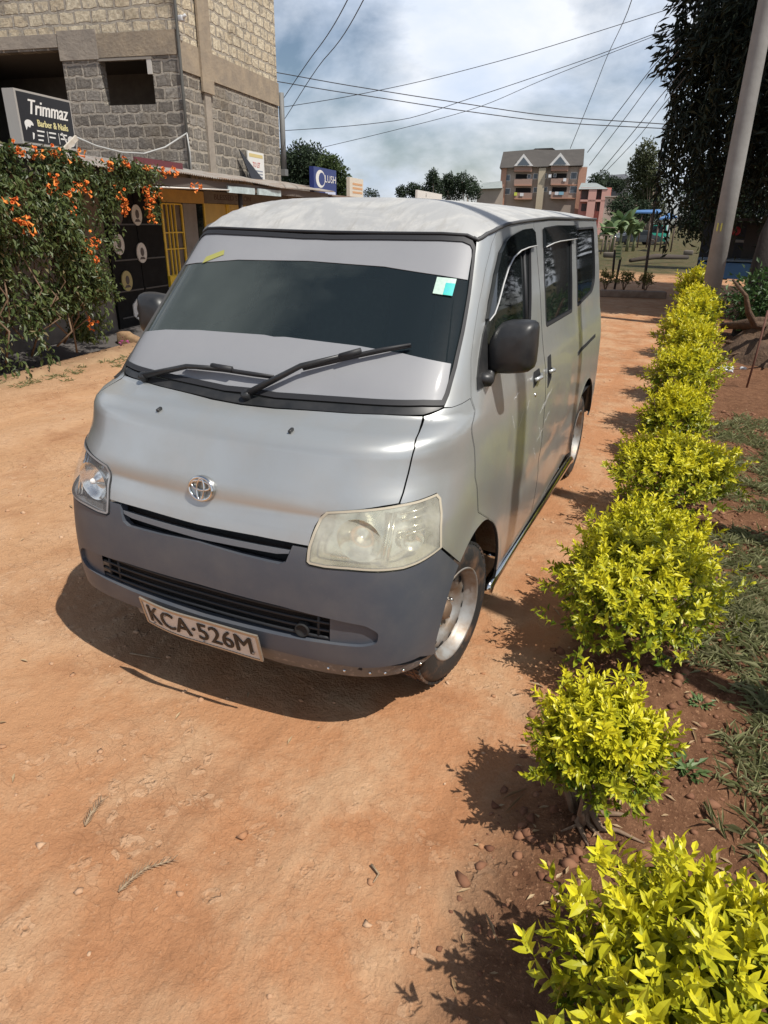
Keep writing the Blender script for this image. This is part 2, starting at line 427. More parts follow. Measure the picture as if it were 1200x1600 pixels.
REFL=M('lamp_reflector',(.80,.80,.76),.18,.9)
DARKIN=M('dark_trim',(.03,.031,.033),.75)
SEATM=M('seat_fabric',(.15,.15,.15),.9,col2=(.19,.19,.19),ns=30)
WHITEP=M('plate_white',(.60,.57,.51),.45,col2=(.45,.36,.27),ns=16,na=(.55,.8))
BLACKI=M('plate_black',(.015,.013,.012),.5)
METALD=M('dirty_metal',(.16,.165,.17),.5,.5,col2=(.33,.33,.33),ns=40,na=(.55,.7),bs=90,bst=.5,bd=.003)
MIRRG=M('mirror_glass',(.8,.8,.8),.03,1)
WHITEL=M('white_trim',(.52,.52,.51),.4)
# ------------------------------------------------------------------ the van
VAN=empty('minivan',(0,2.0,0),'dusty silver minivan with grey bumper parked on the red dirt road','minivan')
PB=[PAINT,SEAM]
hood_top=[(545,645),(430,637),(384,632)]
hoodR=uzs([(320,823),(400,838),(440,846),(483,854),(486,842),(493,822),(503,806),(512,800),(560,797),(600,791),(624,787),(630,770),(638,740),(648,700),(655,675),(660,658),(661,650),(640,649),(600,647)]+hood_top)
hoodR[0,0]=0;hoodR[-1,0]=0
sheet('hood',hoodR,PB,VAN,gap=.0022,sym=True,step=.022)
# headlights
HL=uzs([(483,852),(491,830),(500,809),(511,799),(553,797),(590,794),(627,788),(654,782),(682,771),(688,778),(690,806),(689,855),(678,864),(654,879),(630,888),(590,892),(544,889),(507,886),(484,881),(480,877),(481,863)])
for flip,lm in ((False,LENSY),(True,LENSC)):
    e=sheet('headlight',HL,[REFL,DARKIN],VAN,off=-.075,flange=0,step=.03,flip=flip)
    e['label']='yellowed cloudy headlight' if not flip else 'clear headlight'
    sheet('lens',HL,[lm,DARKIN],e,gap=.003,off=.003,flange=.07,flm=0,step=.02,flip=flip)
    rim=sheet('bezel',HL,[M('grey_bezel',(.30,.30,.30),.4) if flip else M('yellowed_bezel',(.48,.43,.33),.5),DARKIN],e,holes=[inset(densify(HL,.01),.007)],off=.0045,flange=.01,step=.02,flip=flip)
    s=-1 if flip else 1
    mb=MB(); q=uzs([(560,845)])[0]; c=on(q,-.03); n=Pn(*q); 
    c=c*[s,1,1]; n=n*[s,1,1]
    ax=np.array([.12*s,-1,-.02]); ax/=np.linalg.norm(ax)
    mb.lathe([(.0,.012),(-.032,.030),(-.026,.045),(-.012,.062),(.004,.074),(.006,.078)],c,ax,28)
    mb.build('reflector_bowl',[REFL],e)
    mb=MB(); mb.lathe([(-.03,.013),(.0,.013),(.012,.010),(.016,.002)],c,ax,14); mb.build('bulb',[M('lamp_glass',(.85,.85,.82),.1)],e)
    mb=MB(); q=uzs([(651,846)])[0]; c2=on(q,-.03)*[s,1,1]; ax2=np.array([.55*s,-.83,0])
    mb.lathe([(-.02,.008),(-.022,.02),(-.006,.036),(.0,.040)],c2,ax2,22); mb.build('reflector_bowl',[REFL],e)
    mb=MB()
    a=[pt((616,802)),pt((608,845)),pt((602,886))]
    for d in (-.008,.008): mb.tube([on(k,-.02)*[s,1,1]+np.array([d*s,0,0]) for k in a],.006,8)
    for k in range(4):
        mb.tube([on(pt((628+3*k,803+11*k)),-.022)*[s,1,1],on(pt((657,797+11*k)),-.022)*[s,1,1],on(pt((684,784+13*k)),-.022)*[s,1,1]],.004,6)
    mb.build('divider_rib',[REFL],e)
# fenders
def arch(yc,zc,ry,rz,t0,t1,n=20):
    return [('y',yc+ry*math.cos(R(t0+(t1-t0)*i/n)),zc+rz*math.sin(R(t0+(t1-t0)*i/n))) for i in range(n+1)]
FA=(.68,.30,.335,.405); RA=(3.40,.30,.48,.425)
fend=uzs([(661,650),(655,675),(648,700),(638,740),(630,770),(624,787),(627,788),(654,782),(682,771),(688,778),(690,806),(689,855)])
fend=np.concatenate([fend,uzs(arch(*FA,125,62,16)),uzs([(747,800),(746,780),(742,745),(741,700),(740,654),(735,622)]),uzs([(722,630),(706,636),(694,637)]),uzs([(686,641),(672,647)])])
both('fender',fend,PB,VAN,gap=.002,step=.022)
# bumper
lipz=uzs([(422,1016),(487,1031),(573,1045),(617,1040),(656,1027)])
bump_p=[np.array([0,.352]),np.array([.2,.355])]+list(lipz[1:])+[uy(.375,.30)]+[pt(s) for s in arch(*FA,172,126,8)]
bump_p+=[pt(s) for s in [(689,856),(678,866),(654,881),(630,890),(590,894),(544,891),(507,888),(484,883),(479,878),(480,866),(483,856)]]
bump_p+=[pt(s) for s in [(456,851),(445,877),(435,880),(373,865)]]+[np.array([0,pt((320,848))[1]])]
lo_open=np.array([[0,.552],[.30,.546],[.43,.534],[.505,.522],[.533,.495],[.53,.455],[.50,.443],[.435,.440],[.30,.432],[0,.425]])
lo_full=np.concatenate([lo_open[::-1],lo_open[1:-1]*[-1,1]]); lo_full=smoothpoly(lo_full,.012)
BU=sheet('bumper',np.array(bump_p),[BUMP,BUMP],VAN,holes=[lo_full],gap=.003,sym=True,step=.022,flange=.035,flm=0)
rec=np.array([[.425,.555],[.55,.54],[.55,.43],[.425,.425]])
for fl in (False,True): sheet('fog_lamp_recess',rec,[BUMP],BU,off=-.014,flange=0,step=.03,flip=fl)
sheet('grille_backing',np.array([[0,.56],[.44,.55],[.44,.42],[0,.41]]),[SEAM],BU,off=-.05,flange=0,sym=True,step=.05)
gr=MB()
for z,r in ((.448,.007),(.478,.006),(.508,.006),(.534,.006)):
    uu=np.linspace(-.43,.43,40); gr.tube(on(np.stack([uu,z-.008*np.abs(uu)],1),-.022),r,6)
for k in (-.40,-.36,.395): gr.tube(on(np.array([[k,.43],[k,.545]]),-.022),.006,6)
gr.build('lower_grille',[GRILLD],BU)
tb=MB(); q=np.array([.352,.462]); c=on(q,-.005); n=Pn(*q); tb.lathe([(-.03,.026),(-.004,.026),(-.003,.022),(-.008,.019),(-.008,.001)],c,n,20); tb.build('tow_eye_cover',[SEAM],BU)
val=[np.array([-.3,.36]),np.array([.3,.36]),np.array([.56,.345]),np.array([.72,.30])]+[pt(s)+np.array([0,-.004]) for s in ((650,1046),(595,1060),(552,1060),(497,1052),(440,1040))]+[np.array([0,.312]),np.array([-.3,.318])]
VL=sheet('valance',np.array(val),[METALD],VAN,off=-.010,flange=.02,step=.03)
for u in (.42,.46,.52,.555,.60,.65): 
    rv=MB(); q=np.array([u,.312-.10*max(0,u-.5)]); rv.lathe([(0,.006),(.004,.005),(.006,.001)],on(q,-.010),Pn(*q),8); rv.build('rivet',[CHROME],VL)
# upper grille
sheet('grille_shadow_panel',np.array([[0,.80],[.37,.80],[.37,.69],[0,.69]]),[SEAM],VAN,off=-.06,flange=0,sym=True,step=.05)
gz0=pt((320,838))[1]
sl=[np.array([0,gz0+.006])]+[pt(s) for s in [(400,852),(451,861),(449,866),(430,866)]]+[np.array([0,gz0-.016])]
sheet('grille_slat',np.array(sl),[GRILLE],VAN,off=-.008,flange=.02,sym=True,step=.03,flm=0)
# cowl and windscreen
cw=[pt(s) for s in hood_top[::-1]]+[pt(s) for s in [(600,647),(661,648),(686,640),(694,635),(660,635),(545,631),(430,623),(398,618)]]
cw[0][0]=0;cw[-1][0]=0
CW=sheet('cowl',np.array(cw),[BLACKP],VAN,off=-.002,flange=.01,gap=.001,sym=True,step=.025)
cov=np.array([[-.60,1.135],[-.66,1.125],[-.745,1.135],[-.74,1.19],[-.70,1.225],[-.655,1.205],[-.60,1.18]])
sheet('wiper_pivot_cover',cov,[BLACKP],CW,off=.007,flange=.02,step=.02,rnd=.02)
ws=uzs([(398,616),(430,622),(545,630),(660,634),(694,634),(702,615),(713,575),(725,520),(735,460),(741,410),(743,388),(738,377),(725,371),(690,369),(600,368),(520,368),(500,367)])
ws[0,0]=0;ws[-1,0]=0
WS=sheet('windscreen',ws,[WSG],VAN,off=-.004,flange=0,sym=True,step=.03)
full=np.concatenate([ws,(ws*[-1,1])[::-1][1:-1]])
sheet('windscreen_seal',full,[RUBBER],WS,holes=[inset(densify(full,.015),.016)],off=.004,flange=.01,step=.02)
def band(edge,rest,nm):
    p=[pt(s) for s in edge+rest]; p[0][0]=0;p[-1][0]=0
    o=sheet(nm,np.array(p),[FILM],WS,off=-.001,flange=.002,sym=True,step=.03); return o
band([(398,408),(480,407),(600,416),(690,430),(731,437)],[(737,400),(737,384),(728,376),(690,373),(600,372),(500,371)],'sun_strip')
band([(396,611),(430,618),(545,626),(660,630),(692,630)],[(700,600),(705,568),(630,552),(560,540),(445,526),(398,523)],'lower_sun_film')
st=uzs([(683,433),(713.5,436),(706.5,463),(676,458.5)])
STK=sheet('licence_sticker',st,[M('sticker_pale',(.50,.66,.55),.5,col2=(.38,.5,.45),ns=90)],WS,off=.0015,flange=.001,step=.02)
m_=(st[0]+st[1])/2; m2=(st[2]+st[3])/2
sheet('sticker_panel',np.array([m_*.7+m2*.3,st[1]*.7+st[2]*.3,st[2],m2]),[M('sticker_teal',(.02,.52,.42),.5,col2=(.03,.42,.5),ns=60)],STK,off=.003,flange=.001,step=.02)
ys=np.array([[-.50,1.60],[-.43,1.63],[-.42,1.612],[-.50,1.575]])
sheet('yellow_sticker',ys,[M('sticker_yellow',(.34,.33,.09),.5)],WS,off=.0015,flange=.001,step=.02)
# wipers
def wiper(arm,blade,clip,left):
    s=-1 if left else 1
    def Q(p,o):
        if left:  # traced on the far side: solve on the mirrored sheet
            q=invL(p); return P0(*q)+o*Pn(*q)
        q=inv(p); return P0(*q)+o*Pn(*q)
    W=empty('wiper',(0,2.0,0)); W.parent=VAN; W.location=(0,0,0)
    a=MB(); A=[Q(arm[0],.018),Q(arm[1],.034),Q(arm[2],.030)]
    a.tube(A,[.013,.010,.007],8); a.lathe([(-.02,.019),(.006,.019),(.012,.012),(.013,.001)],A[0],Pn(.1,1.17),12)
    a.build('wiper_arm',[BLACKP],W)
    b=MB(); B=[Q(p,.013) for p in blade]; b.tube(B,.006,6); b.tube([Q(p,.022) for p in blade],[.005]+[.008]*(len(blade)-2)+[.005],6)
    b.tube([Q(clip[0],.030),Q(clip[1],.030)],.012,6); b.build('wiper_blade',[RUBBER],W)
def invL(px):
    # image point on the picture-left half: search negative u
    u=-np.linspace(0,1.0,260); z=np.linspace(1.1,1.75,200); U,Z=np.meshgrid(u,z); X=proj(P0(U,Z)); e=((X-np.array(px))**2).sum(-1); i=np.unravel_index(np.argmin(e),e.shape); return np.array([U[i],Z[i]])
def invA(px):
    q=inv(px)
    return q if np.linalg.norm(proj(P0(*q))-np.array(px))<1.5 and px[0]>398 else invL(px)
inv_raw=inv
def inv_any(px): return invL(px) if px[0]<400 else inv_raw(px)
_w=inv; inv=inv_any
wiper([(392,622),(476,580),(553,560)],[(476,580),(553,562),(600,552),(643,544)],[(535,565),(568,556)],False)
wiper([(228,592),(300,580),(353,582)],[(294,575),(353,582),(400,589),(432,593)],[(338,579),(368,583)],False)
inv=_w
# washer nozzles
for s in (1,-1):
    q=inv((455,674)); c=P0(s*q[0],q[1]); n=Pn(s*q[0],q[1]); mb=MB()
    t=np.array([0,1,.28]); t/=np.linalg.norm(t); b=np.cross(n,t)
    mb.box(c+n*.004,(.012,.026,.012),np.stack([b,t,n],1),bev=.004); mb.build('washer_nozzle',[BLACKP],VAN)
# emblem
q=inv((317,763)); c=P0(0,q[1]); n=Pn(.0,q[1]); A=np.array([1.,0,0]); B=np.cross(n,A); 
if B[2]<0: B=-B
def ell(cx,cy,rx,ry,h,k=40): return [c+A*(cx+rx*math.cos(2*math.pi*i/k))+B*(cy+ry*math.sin(2*math.pi*i/k))+n*h for i in range(k+1)]
mb=MB(); L=[]
for h,f in ((-.012,1.18),(.004,1.14),(.009,1.06),(.010,1.0),(.006,.94),(.004,.6),(.004,.01)): L.append([c+A*(.049*f*math.cos(2*math.pi*i/40))+B*(.040*f*math.sin(2*math.pi*i/40))+n*h for i in range(40)])
V=np.array(L).reshape(-1,3); F=[[i*40+k,i*40+(k+1)%40,(i+1)*40+(k+1)%40,(i+1)*40+k] for i in range(6) for k in range(40)]
mb.add(V,F,True); EM=mb.build('emblem',[M('emblem_base',(.42,.42,.40),.3,.8)],VAN)
mb=MB(); mb.tube(ell(0,0,.049,.040,.011),.0055,8,cap=False); mb.tube(ell(0,.012,.040,.0165,.011),.0042,8,cap=False); mb.tube(ell(0,-.001,.0155,.0375,.012),.0042,8,cap=False); mb.build('emblem_ring',[CHROME],EM)
# number plate
bend=lambda W: W
pc=np.array([0,.028,.376]); pA=np.array([1,.0,-.02]); pA/=np.linalg.norm(pA); pN=np.array([0,-.975,-.22]); pN/=np.linalg.norm(pN); pB=np.cross(pN,pA)*-1
if pB[2]<0: pB=-pB
fr=(pc,pA,pB,pN)
def pbend(W):
    W=W.copy(); x=W[:,0]; W[:,1]+=.16*np.maximum(np.abs(x)-.05,0)**2*2+.004*np.sin(x*14); return W
def gridplate(mb,a0,a1,b0,b1,h0,h1,m=0,n=24):
    V=[];F=[]
    for i in range(n+1):
        a=a0+(a1-a0)*i/n
        for b,h in ((b0,h0),(b0,h1),(b1,h1),(b1,h0)): V.append(pc+a*pA+b*pB+h*pN)
    for i in range(n):
        for k in range(4): k2=(k+1)%4; F.append([i*4+k,i*4+k2,(i+1)*4+k2,(i+1)*4+k])
    F.append([0,1,2,3][::-1]); F.append([n*4+k for k in range(4)])
    mb.add(pbend(np.array(V)),F,False,m)
mb=MB(); gridplate(mb,-.262,.262,-.06,.06,0,.004); NP=mb.build('number_plate',[WHITEP],VAN)
mb=MB()
for a0,a1,b0,b1 in ((-.268,.268,.054,.066),(-.268,.268,-.065,-.058),(-.269,-.259,-.058,.054),(.259,.269,-.058,.054)): gridplate(mb,a0,a1,b0,b1,.001,.0075)
mb.build('plate_frame',[M('plate_frame_metal',(.42,.37,.30),.35,.6)],NP)
mb=MB()
for dx in (-.0018,-.0006,.0006,.0018): text_on(mb,'KCA·526M',.118,fr,dx,-.003+dx*.3,.0070+.0002*(dx>0)+.0001*(abs(dx)>.001),sx=.90,bend=pbend)
mb.build('plate_text',[BLACKI],NP)
for a,b in ((-.135,.03),(.235,-.03),(-.22,-.045),(.02,-.05)): mb=MB(); mb.lathe([(0,.005),(.003,.004),(.004,.001)],pbend(np.array([pc+a*pA+b*pB+.007*pN]))[0],pN,8); mb.build('plate_screw',[STEEL],NP)
# ---- side: body shell with door holes
zr_px=[(745,374),(760,364),(776,356),(790,350),(810,346),(833,343),(860,340),(890,341),(928,342)]
gut=uzs(zr_px); gz=gut[-1,1]
yB=1.80; yC=2.74
A_seam=uzs([(735,620),(735,590),(735,560),(740,520),(747,476),(758,420),(768,380),(776,359)])
doorF=np.concatenate([A_seam,uzs([(790,352),(810,348),(833,345)]),uzs([('y',yB+.02,1.66),('y',yB,1.5),('y',yB-.03,1.3),('y',yB-.04,1.1),('y',yB-.05,.7),('y',yB-.05,.33)]),uzs([('y',1.06,.33)]),uzs(arch(*FA,8,58,12)),uzs([(747,800),(746,780),(742,745),(741,700),(740,654)])])
doorS=np.concatenate([uzs([('y',yB+.02,1.762),('y',2.2,1.770),('y',yC+.06,1.772)]),uzs([('y',yC+.04,1.6),('y',yC,1.3),('y',yC,1.0),('y',yC,.7),('y',yC+.0,.33)]),uzs([('y',yB-.04,.33),('y',yB-.04,.7),('y',yB-.03,1.1),('y',yB-.02,1.3),('y',yB+.01,1.5),('y',yB+.03,1.66)])])
win_F=uzs([(758,505),(762,472),(770,430),(778,396),(786,380),(800,368),(812,362),(825,360),(829,366),(829.5,392),(830,440),(829,512)])
win_F=np.concatenate([win_F,uzs([('y',1.52,1.30),('y',1.2,1.262),('y',.92,1.235),('y',.80,1.222)]),uzs([(746,600),(748,560)])])
win_S=smoothpoly(uzs([(848,357),(870,353),(893,353),(893.5,420),(894,487),(853,511),(850,440)]),.03)
win_Q=smoothpoly(uzs([(900,356),(927,354),(929,400),(929,440),(925,456),(902,480),(901,420)]),.04)
shell_holes=[doorF,doorS,win_Q]
zb=.33
shell=[]
shell+=[pt(s) for s in [(694,637),(706,636),(722,630),(735,622)]]
# fender edge down the door seam is a hole edge; run outside round the arches
body_out=np.concatenate([
  uzs([(694,636),(702,617),(713,577),(725,522),(735,462),(741,412),(744,388)]),
  gut, np.array([[4.05,gz+.002],[4.35,gz]]),
  np.array([[5.05,gz-.02],[5.05,.36],[4.35,.36],[4.02,.36]]),uzs([('y',3.80,.36)]),
  uzs(arch(*RA,10,170,26)),uzs([('y',2.98,.30),('y',1.06,.27),('y',1.04,.33)]),
  uzs(arch(*FA,8,58,12)),uzs([(747,800),(746,780),(742,745),(741,700),(740,654),(735,622),(722,630),(706,636)])])
# doors touch the outline at the front seam: pull the door holes in a hair so they stay inside
def shr(p,g=.003): return inset(densify(p,.015),g)
outl=body_out
both('body_side',outl,PB,VAN,holes=[shr(doorF,.006),shr(doorS,.0),shr(win_Q,0)],gap=.0,step=.03,bstep=.02)
for fl in (False,True):
    D=sheet('front_door',doorF,PB,VAN,holes=[win_F],gap=.003,off=.001,step=.025,flip=fl)
    if fl is False: pass
    w=sheet('door_window',inset(densify(win_F,.02),-.008),[TINT],D,off=-.010,flange=0,step=.05,flip=fl)
    sheet('window_seal',win_F,[RUBBER],w,holes=[inset(densify(win_F,.015),.012)],off=.002,flange=.01,step=.02,flip=fl)
    s=-1 if fl else 1
    vis_o=uzs([(757,499),(762,472),(770,430),(778,396),(786,378),(800,366),(812,360),(826,358),(831,364),(833,384)])
    vis_i=uzs([(833,385),(820,388),(808,393),(797,403),(788,420),(780,445),(772,475),(766,492),(758,503)])
    vz=sheet('rain_visor',np.concatenate([vis_o,vis_i]),[VISOR],D,off=.018,flange=.014,step=.02,flip=fl,flm=0)
    mb=MB(); mb.tube([on(k,.019)*[s,1,1] for k in vis_i],.0030,6); mb.build('visor_edge',[WHITEL],vz)
    mb=MB(); g=uzs([('y',1.50,1.31),('y',1.56,1.50),('y',1.62,1.70)]); mb.tube([on(k,-.008)*[s,1,1] for k in g],.010,6); mb.build('window_divider',[RUBBER],w)
    D2=sheet('sliding_door',doorS,PB,VAN,holes=[win_S],gap=.003,off=.001,step=.03,flip=fl)
    w=sheet('door_window',inset(densify(win_S,.02),-.008),[TINT],D2,off=-.010,flange=0,step=.06,flip=fl)
    sheet('window_seal',win_S,[RUBBER],w,holes=[inset(densify(win_S,.015),.014)],off=.002,flange=.01,step=.02,flip=fl)
    vp=uzs([(847,358),(870,354),(896,353),(896.5,374),(870,378),(848,387)])
    vz=sheet('rain_visor',vp,[VISOR],D2,off=.018,flange=.014,step=.03,flip=fl,flm=0)
    mb=MB(); mb.tube([on(pt(p),.019)*[s,1,1] for p in ((848,387),(860,381),(870,378),(896.5,374))],.0030,6); mb.build('visor_edge',[WHITEL],vz)
    w=sheet('quarter_window',inset(densify(win_Q,.02),-.006),[TINT],VAN,off=-.006,flange=0,step=.06,flip=fl)
    sheet('window_seal',win_Q,[RUBBER],w,holes=[inset(densify(win_Q,.015),.012)],off=.003,flange=.01,step=.02,flip=fl)
    # door handles: dark cup, bright grip, key lock
    for par,pp in ((D,[(833,582),(842,575),(844,589),(833,607)]),(D2,[(855,558),(860,553),(861,590),(855,607)])):
        hp=uzs(pp); hd=sheet('door_handle',hp,[SEAM],par,off=.003,flange=.003,step=.02,flip=fl,rnd=.01)
        cc=hp.mean(0); mb=MB()
        P=[on(np.array([hp[:,0].min()+.01,cc[1]-.005]),.010),on(np.array([cc[0],cc[1]-.004]),.024),on(np.array([hp[:,0].max()-.01,cc[1]-.004]),.010)]
        mb.tube([p*[s,1,1] for p in P],.010,8); mb.build('grip',[PAINT],hd)
    mb=MB(); q=pt((836,617)); mb.lathe([(0,.011),(.004,.010),(.005,.001)],on(q)*[s,1,1],Pn(*q)*[s,1,1],12); mb.build('key_lock',[CHROME],D)
    # slide rail on the rear quarter
    rl=uzs([(902,549),(932,520),(932,526),(902,556)]); 
    q0,q1=pt((903,553)),pt((930,524)); rp=np.array([q0+[0,.012],q1+[0,.012],q1-[0,.012],q0-[0,.012]])
    sheet('slide_rail',rp,[SEAM],VAN,off=.002,flange=.002,step=.05,flip=fl)
    # mirror
    MR=empty('door_mirror',(0,0,0)); MR.parent=VAN
    out=[(779,583),(768,581),(762,572),(762,556),(763,546),(768.5,527),(777,512),(785,504),(796,501),(818,500.5),(833,502),(838.7,506),(839.8,513),(838,542),(835,568),(832,576),(825,581),(812.5,583),(796,583.5)]
    o3=np.array([hit(p,1,.92) for p in out]); cm=o3.mean(0); mb=MB(); L=[]
    for dy,f in ((-.062,.45),(-.058,.66),(-.046,.84),(-.028,.95),(0,1.0),(.035,1.0),(.05,.97),(.052,.90),(.042,.88),(.042,.01)): 
        L.append(cm+(o3-cm)*f+np.array([0,dy,0]))
    k=len(o3); L=[np.tile(cm+np.array([0,-.063,0]),(k,1))]+L
    V=np.concatenate(L)*[s,1,1]; nl=len(L); F=[[i*k+j,i*k+(j+1)%k,(i+1)*k+(j+1)%k,(i+1)*k+j] for i in range(nl-1) for j in range(k)]
    if s>0: F=[f[::-1] for f in F]
    mb.add(V,F,True); mb.build('housing',[BLACKP],MR)
    mb=MB(); V=(cm+(o3-cm)*.87+np.array([0,.044,0]))*[s,1,1]; mb.add(V,[list(range(k))]); mb.build('mirror_glass',[MIRRG],MR)
    mb=MB(); a0=on(pt((752,588)),.004)*[s,1,1]; a1=cm*[s,1,1]+np.array([-.075*s,.0,-.098]); a2=cm*[s,1,1]+np.array([-.05*s,0,-.075])
    mb.tube([a0+np.array([-.02*s,0,-.01]),a0+np.array([.02*s,0,-.012]),a1,a2],[.030,.026,.020,.016],8)
    mb.build('mirror_arm',[BLACKP],MR)
    sail=uzs([(757,508),(759,540),(760,596),(752,606),(744.5,610),(744,590),(747,560),(753,522)])
    sheet('mirror_base',sail,[BLACKP],MR,off=.008,flange=.015,step=.02,flip=fl)
    # side step
    mb=MB(); mb.tube([np.array([s*.812,y,z]) for y,z in ((1.0,.235),(1.03,.255),(1.1,.262),(2.0,.262),(2.9,.262),(2.96,.255),(3.0,.235))],.026,12)
    for y in (1.3,2.0,2.7): mb.tube([np.array([s*.812,y,.26]),np.array([s*.62,y,.27])],.014,6)
    mb.build('side_step',[CHROME],VAN)
    # tail lamp
    tl=np.array([[4.10,1.25],[4.24,1.25],[4.24,.75],[4.10,.75]]); sheet('tail_light',tl,[M('red_lens',(.35,.01,.012),.15)],VAN,off=.012,flange=.02,flm=0,step=.05,flip=fl,rnd=.02)
    # wheel arch liner
    for (yc,zc,ry,rz) in (FA,RA):
        V=[];n=20
        for i in range(n+1):
            t=math.pi*(-.02+1.04*i/n)
            for x in (.745,.50): V.append((s*x,yc+(ry+.015)*math.cos(t),zc+(rz+.015)*math.sin(t)))
        F=[[2*i,2*i+1,2*i+3,2*i+2] for i in range(n)]
        V.append((s*.5,yc,zc)); F+= [[2*i+1,2*(n+1),2*i+3] for i in range(n)]
        mobj('wheel_liner',V,F,SEAM,VAN)
sheet('rear_panel',np.array([[5.06,gz-.02],[5.4,gz-.02],[5.4,.36],[5.06,.36]]),[PAINT],VAN,off=.0,flange=0,step=.1)
sheet('rear_panel',np.array([[5.06,gz-.02],[5.4,gz-.02],[5.4,.36],[5.06,.36]]),[PAINT],VAN,off=.0,flange=0,step=.1,flip=True)
mb=MB(); mb.box((0,4.06,.44),(1.5,.10,.26),bev=.04); mb.build('rear_bumper',[BUMP],VAN)
mb=MB(); mb.box((0,4.03,1.50),(1.15,.03,.42),bev=.012); mb.build('rear_window',[TINT],VAN)
# ---- roof
def roof():
    rim=[]
    top=[np.array([0,1.711]),np.array([.303,1.713]),np.array([.517,1.716]),np.array([.62,1.712])]+list(gut)+[np.array([4.0,gz]),np.array([4.2,gz-.005])]
    half=[P0(*q)+np.array([0,0,.002]) for q in densify(np.array(top),.03)[:-int(np.ceil(np.linalg.norm(top[-1]-top[0])/.03))]]
    half.append(P0(4.2,gz-.005)+np.array([0,0,.002]))
    half=np.array(half); yb=half[-1,1]
    k=12; back=np.array([[half[-1,0]*(1-i/k),yb+.004,half[-1,2]] for i in range(1,k+1)])
    half=np.concatenate([half,back]); half[0,0]=0
    full=np.concatenate([half,(half*[-1,1,1])[::-1][1:-1]])
    poly=full[:,:2]; zb=full[:,2]
    V2,F=cdt(poly,[],.035)
    D=np.sqrt(((V2[:,None]-poly[None])**2).sum(-1)); 
    # distance to segments, base height by weights
    d=np.full(len(V2),9.)
    for i in range(len(poly)):
        a=poly[i];b=poly[(i+1)%len(poly)]; ab=b-a; t=np.clip(((V2-a)@ab)/(ab@ab+1e-12),0,1); d=np.minimum(d,np.linalg.norm(V2-a-t[:,None]*ab,axis=1))
    w=1/(D**3+1e-6); base=(w*zb).sum(1)/w.sum(1)
    ztop=1.840+.012*np.exp(-((V2[:,1]-2.0)/1.2)**2)-.02*(V2[:,0]/.66)**2
    Wd=.44
    x=np.clip(d/Wd,0,1); pr=1-(1-x)**2.6
    z=base+(ztop-base)*pr
    V=np.column_stack([V2,z])
    o=mobj('roof',V,F,[ROOFP],VAN,smooth=True); return half
rim=roof()
k=int(np.argmax(rim[:,1]>1.05))
for s in (1,-1):
    mb=MB(); seg=[p for p in rim if p[0]>.62 and p[1]<3.9]; mb.tube([p*[s,1,1]+np.array([s*.004,0,-.004]) for p in seg],.008,6); mb.build('roof_gutter',[M('gutter_seal',(.07,.07,.07),.6)],VAN)
mb=MB(); seg=[p for p in rim if p[1]<1.08 and p[0]<.66]; seg=[p*[-1,1,1] for p in seg[::-1]]+seg[1:]; mb.tube([p+np.array([0,-.004,-.004]) for p in seg],.007,6); mb.build('roof_seal',[RUBBER],VAN)
# ---- inside
mb=MB(); mb.box((0,.52,.345),(1.24,.78,.03)); mb.box((0,.60,.62),(1.06,.5,.5)); mb.build('sun_leak_block',[SEAM],VAN)  # added boxes that stop sunlight leaking through beneath the bumper
mb=MB(); mb.box((0,2.2,.40),(1.18,3.4,.10)); mb.box((0,2.05,.27),(.9,3.2,.16)); mb.box((0,2.45,.35),(1.5,1.0,.14)); mb.build('chassis',[SEAM],VAN)
mb=MB(); mb.box((0,.95,.99),(1.30,.46,.22),bev=.06); mb.box((0,.80,1.05),(1.36,.34,.08),bev=.03); mb.build('dashboard',[DARKIN],VAN)
for x in (-.38,.38):
    mb=MB(); mb.box((x,1.62,.86),(.50,.50,.16),bev=.05); mb.build('front_seat',[SEATM],VAN)
    S_=VAN.children[-1]
    S_=[o for o in VAN.children if o.name.startswith('front_seat')][-1]
    th=R(14); rot=np.array([[1,0,0],[0,math.cos(th),math.sin(th)],[0,-math.sin(th),math.cos(th)]])
    mb=MB(); mb.box((x,1.93,1.18),(.48,.13,.56),rot,bev=.05); mb.build('backrest',[SEATM],S_)
    mb=MB(); mb.box((x,2.02,1.54),(.26,.09,.17),rot,bev=.035); mb.build('headrest',[SEATM],S_)
mb=MB(); c=np.array([-.38,1.12,1.16]); axw=np.array([0,-.55,.83]); e1=np.array([1,0,0]); e2=np.cross(axw,e1)
mb.tube([c+.19*(e1*math.cos(t)+e2*math.sin(t)) for t in np.linspace(0,2*math.pi,33)],.016,8,cap=False)
for t in (0.3,math.pi-.3,-math.pi/2): mb.tube([c,c+.19*(e1*math.cos(t)+e2*math.sin(t))],.014,6)
mb.tube([c,c-axw*.3],.04,8); mb.build('steering_wheel',[BLACKP],VAN)
mb=MB(); mb.box((-.10,1.08,1.60),(.24,.03,.07),bev=.012); mb.tube([(-.10,1.06,1.63),(-.10,1.02,1.70)],.01,6); mb.build('interior_mirror',[BLACKP],VAN)
mobj('cabin_floor',[(-.78,.45,.62),(.78,.45,.62),(.78,3.95,.62),(-.78,3.95,.62)],[[0,1,2,3]],SEAM,VAN)
mobj('bulkhead',[(-.72,2.6,.62),(.72,2.6,.62),(.66,2.6,1.76),(-.66,2.6,1.76)],[[0,1,2,3]],SEAM,VAN)
